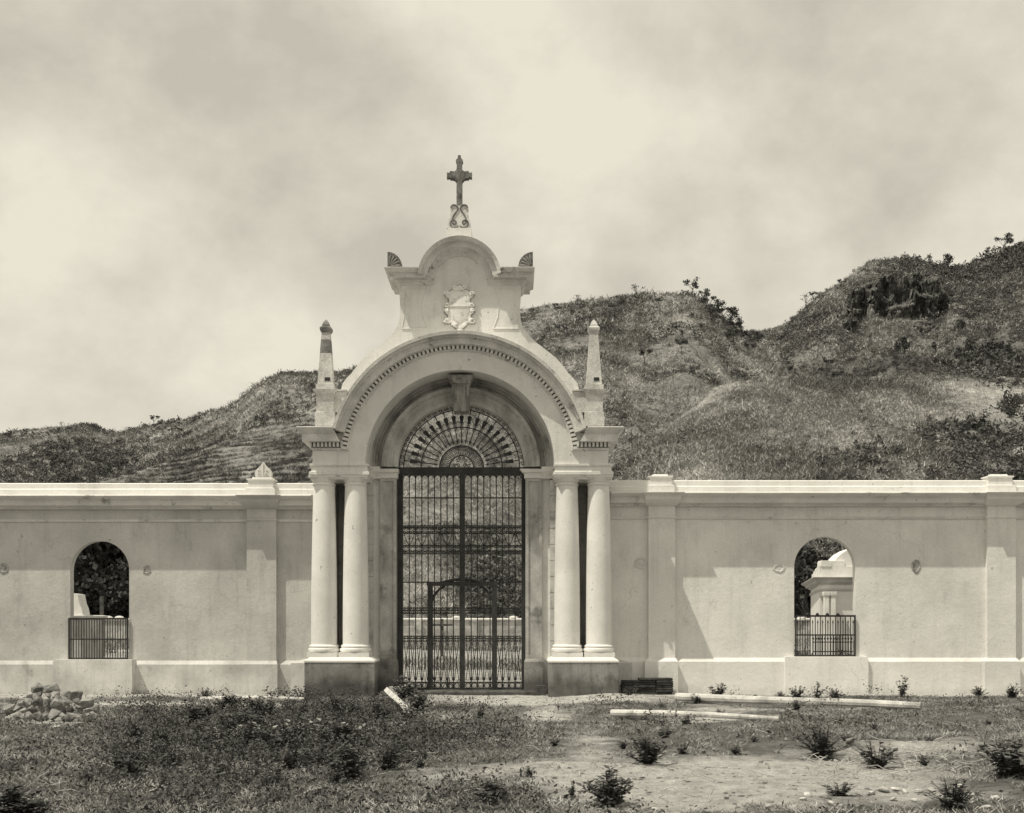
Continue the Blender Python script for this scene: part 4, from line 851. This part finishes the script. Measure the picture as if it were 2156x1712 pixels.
# wooden cross, post
def cross(px, py, top, armz, aw, r, label, m):
    x, Y = G(px, py); h = Z(top, Y); t = thing('grave_cross' if aw else 'wooden_post', (x, Y, 0), label, 'cross' if aw else 'post')
    mb = MB(); mb.levels([(-.3, x-r, x+r, Y-r, Y+r), (h*.5, x-r*.9+.01, x+r*.9+.01, Y-r, Y+r), (h, x-r*.8, x+r*.8, Y-r*.8, Y+r*.8)]); obj('upright', mb, m, t)
    if aw:
        mb = MB(); za = Z(armz, Y); mb.levels([(za-.05, x-aw, x+aw, Y-r-.05, Y-r), (za+.05, x-aw, x+aw, Y-r-.05, Y-r)]); a = obj('arm', mb, m, t); a.rotation_euler.y = 0
    return t
cross(931, 1380, 1303, 1316, .52, .07, 'dark wooden grave cross standing inside the cemetery behind the gate', M['wooddark'])
cross(214, 1385, 1255, 0, 0, .085, 'weathered upright timber post behind the left wall opening', M['wooddark'])
# left tomb
Yt = 40.0
def T(px): return X(px, Yt)
tb = thing('tomb', (T(135), Yt, 0), 'white tomb with curved gable behind the left wall opening', 'tomb')
mb = MB(); mb.box(T(95), T(170), Yt, Yt+2.2, -.2, Z(1303, Yt)); obj('tomb_body', mb, M['tombg'], tb)
mb = MB(); mb.levels([(Z(1303, Yt)+.002, T(95)-.03, T(171), Yt-.05, Yt+2.3), (Z(1299, Yt), T(94)-.15, T(176), Yt-.2, Yt+2.4), (Z(1296, Yt), T(94)-.15, T(177), Yt-.22, Yt+2.4), (Z(1295, Yt), T(96), T(172), Yt-.05, Yt+2.2)]); obj('tomb_cornice', mb, M['white'], tb)
mb = MB(); gl = [(172, 1295), (169, 1280), (165, 1271), (163, 1262), (161, 1251), (146, 1249)]
mb.extr([(T(a), Z(b, Yt)) for a, b in gl]+[(T(133-(a-133)), Z(b, Yt)) for a, b in gl[::-1]], Yt+.1, Yt+.8); obj('tomb_gable', mb, M['white'], tb)
# mausoleum behind right window: corner near, left face receding
Ym = 40.0
def m_(px): return X(px, Ym)
ms = thing('mausoleum', (m_(1800), Ym, 0), 'white mausoleum with stepped parapet and vaulted roof behind the right wall opening', 'mausoleum')
xl, xr = m_(1727), m_(1727)+3.6; dp = 7.0
skew = (X(1707, Ym+dp)-m_(1727))                    # left flank runs back at an angle
def ringm(e, z): return [(xl-e, Ym-e, z), (xr+e, Ym-e, z), (xr+e, Ym+dp+e, z), (xl-e+skew, Ym+dp+e, z)]
def loftm(m2, L_): m2.loft([ringm(e, Z(py, Ym)) for py, e in L_])
mb = MB(); mb.loft([ringm(0, -.2), ringm(0, Z(1230, Ym))]); obj('walls', mb, M['white'], ms)
mb = MB(); loftm(mb, [(1245, .02), (1242, .05), (1240, .05)]); loftm(mb, [(1231, .04), (1228, .08), (1226, .16), (1221, .2), (1219, .28), (1216, .32), (1214.8, .3)]); obj('cornice', mb, M['tombg'], ms)
mb = MB(); mb.loft([ringm(-.03, Z(1214.5, Ym)), ringm(-.03, Z(1193, Ym))])
fr = lambda t_: xl+skew*t_
for t0_, t1_, top in ((0, .18, 1181), (.18, .38, 1184), (.38, .62, 1187), (.62, .8, 1190)):
    mb.loft([[(fr(t0_)+.03, Ym+dp*t0_+.03, z_), (fr(t0_)+(.85 if t0_ == 0 else .5), Ym+dp*t0_+.03, z_), (fr(t1_)+(.85 if t0_ == 0 else .5), Ym+dp*t1_-.003, z_), (fr(t1_)+.03, Ym+dp*t1_-.003, z_)] for z_ in (Z(1193, Ym)+.002, Z(top, Ym))])
mb.levels([(Z(1193, Ym)+.003, m_(1729), m_(1751), Ym+.0, Ym+.5), (Z(1184, Ym), m_(1729), m_(1750), Ym+.0, Ym+.5), (Z(1180, Ym), m_(1731), m_(1746), Ym+.0, Ym+.5)])
obj('stepped_parapet', mb, M['white'], ms)
mb = MB(); q = [(1754, 1194), (1757, 1185), (1764, 1175), (1774, 1165), (1788, 1157), (1805, 1151), (1830, 1148), (1860, 1152), (1885, 1163), (1905, 1180), (1908, 1194)]
mb.extr([(m_(a), Z(b, Ym)) for a, b in q], Ym+.1, Ym+1.2); obj('curved_gable', mb, M['white'], ms)
for a in (1735, 1749):
    mb = MB(); mb.box(m_(a)-.075, m_(a)+.075, Ym-.34, Ym-.18, -.2, Z(1256, Ym)); mb.levels([(Z(1256, Ym)+.002, m_(a)-.09, m_(a)+.09, Ym-.36, Ym+.02), (Z(1252, Ym), m_(a)-.11, m_(a)+.11, Ym-.38, Ym+.02), (Z(1246, Ym), m_(a)-.11, m_(a)+.11, Ym-.38, Ym+.02)]); obj('half_column', mb, M['white'], ms)
# railing in front of the mausoleum
Yr = 34.0; rl = thing('grave_railing', (X(1750, Yr), Yr, 0), 'short iron grave railing with beaded bars before the mausoleum', 'railing'); mb = MB()
for py in (1352, 1372): mb.box(X(1712, Yr), X(1812, Yr), Yr-.015, Yr+.015, Z(py, Yr)-.015, Z(py, Yr)+.015)
for k in range(17):
    x = X(1712+k*6.2, Yr); mb.tube([(x, Yr, -.05), (x, Yr, Z(1336, Yr))], .012, 4); mb.lathe(x, Yr, [(.005, Z(1348, Yr)), (.04, Z(1345, Yr)), (.005, Z(1341, Yr))], 6)
obj('bars', mb, M['irongrey'], rl)

# ------------------------------------------------------------------ plants
def leafy(h, w_, nst, nleaf, leaf, seed, droop=.3):
    g = random.Random(seed); st = MB(); V = []; 
    for k in range(nst):
        a = g.uniform(0, 6.28); sp = w_*g.uniform(.15, 1)*.5; hh = h*g.uniform(.5, 1)*math.sqrt(max(.1, 1-.8*(sp/(w_*.5))**2))
        b = Vector((g.uniform(-.04, .04), g.uniform(-.04, .04), -.03)); e = Vector((math.cos(a)*sp, math.sin(a)*sp, hh)); mdl = b.lerp(e, .5)+Vector((math.cos(a), math.sin(a), 0))*sp*-.15
        st.tube([b, mdl, e], [.006, .005, .003], 4)
        for j in range(nleaf):
            t_ = g.uniform(.12, 1.02); c = (b.lerp(mdl, t_*2) if t_ < .5 else mdl.lerp(e, (t_-.5)*2))
            an = g.uniform(0, 6.28); L_ = leaf*g.uniform(.6, 1.3)*(1.1-.35*t_); d = Vector((math.cos(an), math.sin(an), g.uniform(-droop, .9))).normalized()
            sd = d.cross(Vector((g.uniform(-.5, .5), g.uniform(-.5, .5), 1))).normalized(); u_ = sd.cross(d)
            V += [c, c+d*L_*.45+sd*L_*.27+u_*.1*L_, c+d*L_, c+d*L_*.45-sd*L_*.27+u_*.1*L_]
    V = np.array([tuple(v) for v in V]); return st, V, np.arange(len(V)).reshape(-1, 4)
WT = []
def weed_src(k, h, w_, nst, nl, leaf, m):
    st, V, Q = leafy(h, w_, nst, nl, leaf, 200+k); me = bpy.data.meshes.new('stems'); me.from_pydata([tuple(v) for v in st.v], [], st.f); me.materials.append(M['stem'])
    return me, npmesh('leaves', V, Q, m), V, Q
WK = [weed_src(0, .5, .6, 30, 22, .095, M['weed']), weed_src(1, .5, .5, 24, 20, .08, M['weed']), weed_src(2, .42, .55, 18, 14, .09, M['weed']), weed_src(3, .6, .34, 11, 14, .09, M['weed']), weed_src(4, .3, .5, 18, 14, .06, M['weedpale']), weed_src(5, .38, .5, 34, 18, .06, M['weed'])]
def plant(px, py, hpx, k, label, group=None, name='weed', wide=1.0, cat='plant'):
    wide *= 1.3; hpx *= 1.08
    x, Y = G(px, py); z = float(gz(x, Y)); hh = hpx*Y/F; H0 = max(v[2] for v in [(0, 0, float(WK[k][2][:, 2].max()))]); s = hh/H0
    t = thing(name, (x, Y, z), label, cat, group); nobj('stems', WK[k][0], t); nobj('leaves', WK[k][1], t); t.scale = (s*wide, s*wide, s); t.rotation_euler.z = rnd.uniform(0, 6.28); return t
plant(1282, 1684, 80, 0, 'large leafy dark weed in the lower middle foreground beside the bare earth', name='leafy_weed')
plant(1362, 1602, 70, 1, 'bushy dark weed at the upper left edge of the bare earth patch', name='leafy_weed')
plant(1728, 1588, 66, 5, 'rounded dense weed on the upper edge of the bare earth patch', name='leafy_weed', wide=1.1)
plant(1843, 1612, 54, 2, 'spreading weed among dry twigs at right, left of the pale stones', name='leafy_weed', wide=1.2)
plant(2125, 1640, 82, 0, 'large dark weed at the right edge of the foreground', name='leafy_weed', wide=1.1)
plant(2010, 1712, 60, 5, 'low dark bush in the bottom right corner', name='leafy_weed', wide=1.4)
plant(1900, 1467, 42, 3, 'tall thin weed growing against the right wall between opening and far pilaster')
plant(1515, 1471, 32, 2, 'twiggy weed at the right wall near the end of the long pole')
plant(2060, 1468, 24, 5, 'round weed at the foot of the far right pilaster')
plant(2132, 1470, 30, 1, 'weed against the wall at the right edge')
plant(1720, 1478, 40, 3, 'upright weed under the right wall opening')
plant(1758, 1474, 22, 5, 'low dark weed just right of the upright one under the right opening')
plant(1680, 1472, 26, 2, 'weed under the left side of the right wall opening')
plant(1643, 1470, 14, 5, 'small dark tuft left of the weeds below the right opening')
plant(433, 1468, 24, 5, 'dark weed at the wall foot beside the left pole end')
plant(850, 1473, 48, 2, 'leafy weed in front of the planks at the left gate jamb')
plant(880, 1492, 44, 1, 'dark weed beside the lower end of the leaning timber')
plant(1012, 1508, 36, 3, 'small pointed weed on the pale ground before the gate')
plant(1114, 1632, 22, 2, 'small weed on the path in the middle foreground')
plant(1035, 1692, 40, 0, 'dark clump at the bottom edge left of the middle', wide=1.8)
plant(28, 1712, 70, 0, 'large dark bush in the bottom left corner', name='leafy_weed', wide=1.5)
plant(62, 1716, 45, 5, 'low dark bush beside the one in the bottom left corner', wide=1.6)
plant(1438, 1582, 22, 2, 'small weed between stones right of the bushy weed'); plant(1205, 1668, 34, 3, 'slender weed just left of the large leafy weed')
plant(1548, 1580, 20, 1, 'small weed on the upper rim of the bare earth'); plant(1945, 1610, 28, 1, 'small dark weed right of the spreading weed'); plant(1770, 1670, 30, 2, 'flat weed on the bare earth near the pale cobbles', wide=1.7)
plant(1325, 1470, 18, 5, 'small weed at the foot of the dark slab stack')
G_ = 'weeds scattered in the left grass'; cnt = 0
while cnt < 150:
    px = rnd.gauss(570, 190); py = rnd.uniform(1492, 1650)
    if px < 120 or px > 960 or (px < 260 and py < 1545) or (py > 1610 and rnd.random() < .6): continue
    plant(px, py, rnd.choice((18, 26, 34, 50))*rnd.uniform(.75, 1.15)*(1+(py-1500)/420), rnd.choice([0, 1, 1, 3, 3, 5, 4]), 'dark leafy weed in the overgrown patch left of the path', G_, wide=rnd.uniform(.9, 1.3)); cnt += 1
for i in range(26):
    px = rnd.uniform(1150, 2120); py = rnd.uniform(1480, 1585)
    if 1180 < px < 1300 and py > 1500: continue
    plant(px, py, rnd.uniform(10, 22), rnd.choice([1, 2, 4, 5]), 'small weed in the thin grass around the fallen poles', 'small weeds around the fallen poles', wide=1.2)
for px, Yq, s, l in [(1700, 30.5, 1.0, 'dark bush at left of the mausoleum railing'), (1776, 31, 1.1, 'dark bush at the foot of the mausoleum railing'), (1684, 30, 1.1, 'dark bush behind the left bars of the right opening')]:
    x = X(px, Yq); t = thing('dark_bush', (x, Yq, 0), l, 'bush'); nobj('stems', WK[0][0], t); nobj('leaves', WK[0][1], t); t.scale = (s*1.4, s*1.4, s*1.9)

# ground cover (stuff)
def field(n, x0, x1, y0, y1, seed, thr, jit=.25):
    g = np.random.default_rng(seed); y = y0+(y1-y0)*g.random(n)**.8; hw = y/F*(1078+160); x = g.uniform(-1, 1, n)*hw
    b = bare(x, y)+fbm(x*.9+seed, y*.9, 4)*.8+.17*np.clip(x/4, 0, 1)+fbm(x*3.3+seed, y*3.3, 3)*.9; k = b < thr+g.normal(size=n)*.07; x, y = x[k], y[k]
    return np.stack([x, y, gz(x, y)], -1)
P = field(42000, 0, 0, 8.5, 25.8, 5, .34)
tg = [blades(12, .07, .045, .0045, 300+i, 1.3) for i in range(8)]
V, Q = scatter(tg, P, rng.uniform(.6, 1.35, len(P)), rng.uniform(0, 6.28, len(P))); tag(nobj('grass', npmesh('grass', V, Q, M['grass'])), 'thin dry grass over the ground before the wall', None, None, 'stuff')
P = field(24000, 0, 0, 8.5, 25.6, 6, .24)
px = CX+P[:, 0]*F/P[:, 1]; py = HY+EYE*F/P[:, 1]; k = (blob(px, py, 580, 1560, 360, 95)*.9+.16+1.3*fbm(P[:, 0]*1.1, P[:, 1]*1.1, 3) > rng.random(len(P))*.9) ; P = P[k]
tl = [leafball(22, .14, .015, 400+i, 1.2) for i in range(8)]
V, Q = scatter(tl, P, rng.uniform(.7, 1.7, len(P)), rng.uniform(0, 6.28, len(P))); tag(nobj('ground_cover', npmesh('ground_cover', V, Q, M['weed'])), 'low dark leafy ground cover thickest left of the path', None, None, 'stuff')
P = field(7000, 0, 0, 8.5, 26.3, 9, .42); 
tl2 = [leafball(6, .10, .022, 430+i, .4) for i in range(6)]
V, Q = scatter(tl2, P, rng.uniform(.5, 1.2, len(P)), rng.uniform(0, 6.28, len(P))); tag(nobj('seedlings', npmesh('seedlings', V, Q, M['weedpale'])), 'tiny scattered seedlings and dry leaves on the soil', None, None, 'stuff')
g = np.random.default_rng(77); n = 26000; y = g.uniform(28.5, 109, n); x = g.uniform(-1, 1, n)*y*.5; k = fbm(x*.12, y*.12, 4) > -.03; P = np.stack([x[k], y[k], gz(x[k], y[k])], -1)
V, Q = scatter([blades(9, .18, .22, .02, 500+i, .6) for i in range(6)], P, rng.uniform(.5, 1.5, len(P)), rng.uniform(0, 6.28, len(P))); tag(nobj('cemetery_grass', npmesh('cemetery_grass', V, Q, M['grass'])), 'dry grass inside the cemetery beyond the gate', None, None, 'stuff')

# ------------------------------------------------------------------ stones
def rock_mesh(seed, flat, ang=.35):
    import bmesh
    g = random.Random(seed)
    if ang > .2:
        b = bmesh.new()
        for _ in range(15):
            d = Vector((g.gauss(0, 1), g.gauss(0, .8), g.gauss(0, .75))).normalized()*g.uniform(.75, 1.1); b.verts.new((d.x*1.15, d.y*.9, d.z*flat*1.05))
        r_ = bmesh.ops.convex_hull(b, input=b.verts); bmesh.ops.delete(b, geom=[v for v in b.verts if not v.link_faces], context='VERTS')
        bmesh.ops.bevel(b, geom=list(b.edges), offset=.05, segments=1, affect='EDGES')
        me = bpy.data.meshes.new('stone'); b.to_mesh(me); b.free(); finish(me, 20); return me
    b = bmesh.new(); bmesh.ops.create_icosphere(b, subdivisions=3, radius=1)
    pl = [(Vector((g.gauss(0, 1), g.gauss(0, 1), g.gauss(0, .7))).normalized(), g.uniform(.42, .8) if ang > .2 else g.uniform(.6, .9)) for _ in range(14)]
    for v in b.verts:
        for nrm, d in pl:
            e = v.co.dot(nrm)-d
            if e > 0: v.co -= nrm*e*(1-ang*.1)
        f = float(fbm(np.array([v.co.x*2+seed]), np.array([v.co.z*2+v.co.y]), 3)[0]); v.co *= 1+f*(.12 if ang > .2 else .25); v.co.z *= flat
    me = bpy.data.meshes.new('stone'); b.to_mesh(me); b.free(); finish(me, 14 if ang > .2 else 60); return me
RM = []
for i in range(6): me = rock_mesh(i, 1.0); me.materials.append(M['rock']); RM.append(me)
CM = []
for i in range(4): me = rock_mesh(20+i, .6, .05); me.materials.append(M['cobble']); CM.append(me)
def stone(px, py, rpx, label, group, me, zoff=0, name='stone', Y=None):
    if Y is None: x, Y = G(px, py)
    else: x = X(px, Y)
    z = float(gz(x, Y))+zoff; s = rpx*Y/F; o = nobj(name, me); o.location = (x, Y, z); o.scale = (s*rnd.uniform(.9, 1.2), s*rnd.uniform(.8, 1.1), s*rnd.uniform(.8, 1.1)); o.rotation_euler = (rnd.uniform(-.3, .3), rnd.uniform(-.3, .3), rnd.uniform(0, 6.28))
    return tag(o, label, 'stone', group)
i = 0
for row, (py, zo, n, a, b, rr) in enumerate([(1512, .08, 10, 12, 200, 11.5), (1503, .14, 9, 8, 202, 12.5), (1506, .27, 8, 32, 190, 12), (1503, .38, 6, 52, 168, 11.5), (1505, .50, 3, 66, 128, 10.5), (1521, .03, 7, 20, 205, 7.5)]):
    for k in range(n):
        px = a+(b-a)*(k+.5)/n+rnd.uniform(-4, 4)
        stone(px, py, rr*rnd.uniform(.75, 1.5), 'rough grey stone in the rubble heap at the left wall', 'stones of the rubble heap', RM[i % 6], zo, 'rubble_stone'); i += 1
stone(118, 1524, 9, 'small pale stone lying before the rubble heap', None, CM[0], .03)
stone(1790, 1572, 15, 'largest pale angular stone at right, above the twigs', None, RM[2], .06)
for k, (px, py, r_) in enumerate([(1862, 1664, 13), (1835, 1668, 9), (1885, 1660, 9), (1905, 1668, 12), (1935, 1668, 12), (1960, 1664, 10), (2000, 1672, 14), (2050, 1682, 13), (2095, 1686, 13), (1985, 1690, 10), (2075, 1712, 14), (2020, 1655, 9), (1880, 1682, 8), (1925, 1686, 7), (1690, 1690, 9), (1750, 1700, 9), (1620, 1700, 10), (2112, 1632, 20), (1700, 1668, 10)]):
    stone(px, py, r_, 'pale rounded cobble half sunk in the soil at lower right', 'pale cobbles at lower right', CM[k % 4], .02, 'cobble')
for k, (px, py, r_) in enumerate([(1438, 1568, 8), (1454, 1576, 7), (1480, 1580, 9), (1505, 1576, 7), (1560, 1566, 8), (1572, 1562, 7), (1635, 1580, 8), (1690, 1590, 7), (1465, 1586, 7), (1750, 1582, 6), (1420, 1590, 6), (1655, 1560, 5), (1540, 1590, 6), (1760, 1600, 6), (1775, 1592, 7)]):
    stone(px, py, r_, 'small stone along the upper rim of the bare earth patch', 'small stones on the rim of the bare earth', RM[k % 6], .01)
for k in range(26):
    px = rnd.uniform(1300, 1820); stone(px, rnd.uniform(1466, 1482), rnd.uniform(3, 7), 'small stone in the chippings at the foot of the right wall', 'chippings at the right wall foot', RM[k % 6] if k % 3 else CM[k % 4], .0)
stone(1590, 1467, 7, 'round dark clod against the right wall', None, RM[1], .03); stone(1380, 1696, 8, 'small white stone right of the large leafy weed', None, CM[1], .02); stone(1205, 1692, 11, 'pale flat stone below the large leafy weed', None, CM[2], .0)
stone(895, 1500, 22, 'broad pale stone slab before the left gate pedestal', None, CM[3], -.05)
stone(935, 1505, 20, 'pale flat stone right of the broad slab before the gate', None, CM[0], -.06)
# gravel
g = np.random.default_rng(5); n = 26000; y = 8.5+18*g.random(n)**.9; x = g.uniform(-1, 1, n)*y*.5; b = bare(x, y)+fbm(x*.7+4, y*.7, 3)*.8; k = b > .38; x, y = x[k], y[k]
gt = []
for s_ in range(5):
    gg = np.random.default_rng(s_); c = np.array([[-1, -1, -.4], [1, -1, -.4], [1, 1, -.4], [-1, 1, -.4], [-.7, -.7, .7], [.7, -.7, .6], [.7, .7, .7], [-.7, .7, .5]])*gg.uniform(.6, 1.1, (8, 3)); gt.append((c*[1, .9, .6], np.array([[0, 1, 5, 4], [1, 2, 6, 5], [2, 3, 7, 6], [3, 0, 4, 7], [4, 5, 6, 7]])))
V, Q = scatter(gt, np.stack([x, y, gz(x, y)], -1), .005+.034*rng.random(len(x))**6, rng.uniform(0, 6.28, len(x))); tag(nobj('gravel', npmesh('gravel', V, Q, M['rock'])), 'fine gravel and clods on the bare soil', None, None, 'stuff')
# dry twigs
mb = MB()
for k in range(260):
    px = rnd.gauss(1890, 110); py = rnd.gauss(1602, 16)
    if k > 150: px = rnd.uniform(60, 2100); py = rnd.uniform(1490, 1690)
    if py < 1480: continue
    x, Y = G(px, py); a = rnd.uniform(0, 6.28); l = rnd.uniform(.1, .38); z = float(gz(x, Y)); c, s = math.cos(a)*l/2, math.sin(a)*l/2
    mb.tube([(x-c, Y-s, z+.01), (x+rnd.uniform(-.03, .03), Y, z+rnd.uniform(.03, .08)), (x+c, Y+s, z+rnd.uniform(.01, .1))], [.006, .005, .003], 4)
tag(obj('dry_twigs', mb, M['twig']), 'litter of bleached dry twigs on the ground', None, None, 'stuff')

# ------------------------------------------------------------------ timber
def pole(a, b, r0, r1, label, m=M['wood'], name='timber_pole', sag=0, lift=(0, 0), group=None, n=12, sq=False):
    xa, Ya = G(*a); xb, Yb = G(*b); mb = MB(); pts = []; rr = []
    for k in range(n+1):
        t_ = k/n; x = xa+(xb-xa)*t_; Y = Ya+(Yb-Ya)*t_; z0 = float(gz(xa, Ya))+r0*.8+lift[0]; z1 = float(gz(xb, Yb))+r1*.8+lift[1]
        pts.append((x, Y, z0+(z1-z0)*t_+.02*math.sin(5*t_+a[0])*.8)); rr.append((r0+(r1-r0)*t_)*(1+.05*math.sin(9*t_)))
    mb.tube(pts, rr, 4 if sq else 9); return tag(obj(name, mb, m, None, pts[0]), label, 'timber' if sq else 'pole')
pole((420, 1482), (640, 1484), .055, .035, 'short pale pole lying along the foot of the left wall', lift=(.10, .10))
pole((1424, 1478), (1940, 1504), .085, .065, 'long thick timber pole lying before the right wall', lift=(.06, .05))
pole((1287, 1507), (1640, 1521), .065, .04, 'thinner pole lying in the grass in front of the long one', lift=(.04, .03))
pole((815, 1478), (866, 1506), .07, .07, 'short squared pale timber propped at the left gate pedestal', M['woodend'], 'squared_timber', lift=(.24, 0), sq=True)
def plank(px0, px1, Y, py0, py1, d, label, m): 
    mb = MB(); mb.levels([(Z(py1, Y), X(px0, Y), X(px1, Y), Y, Y+d), (Z(py0, Y), X(px0, Y)+.01, X(px1, Y)-.015, Y, Y+d)]); tag(obj('plank', mb, m, None, (X(px0, Y), Y, Z(py1, Y))), label, 'plank')
plank(800, 838, 26.2, 1456, 1464, .3, 'lower pale plank lying at the left gate jamb', M['wood'])
plank(817, 850, 26.2, 1446, 1455.8, .25, 'upper pale plank resting on the other at the left gate jamb', M['woodend'])
plank(1120, 1150, 26.15, 1456, 1466, .35, 'lower dark block at the right gate jamb', M['wooddark'])
plank(1130, 1152, 26.15, 1444, 1455.8, .3, 'upper dark block resting on the other at the right gate jamb', M['wooddark'])
# stack of dark slabs
for c_ in range(3):
    for r_ in range(8):
        if r_ == 7 and c_ == 0: continue
        Y = 26.35; a = 1310+c_*36+rnd.uniform(-1.5, 1.5); b = a+34.5+rnd.uniform(-1, 1); z0 = Z(1466, Y)+r_*.055-.02; x0_, x1_ = X(a, Y), X(b, Y); j = rnd.uniform(-.03, .03)
        mb = MB(); mb.levels([(z0, x0_, x1_, Y+j, Y+.3+j), (z0+.008, x0_-.006, x1_+.006, Y+j-.006, Y+.3+j), (z0+.038, x0_-.006, x1_+.006, Y+j-.006, Y+.3+j), (z0+.046, x0_, x1_, Y+j, Y+.3+j)])
        tag(obj('fired_slab', mb, M['brick'], None, (x0_, Y, z0)), 'dark flat slab in the stack beside the right gate pedestal', 'slab', 'slabs stacked beside the right pedestal')
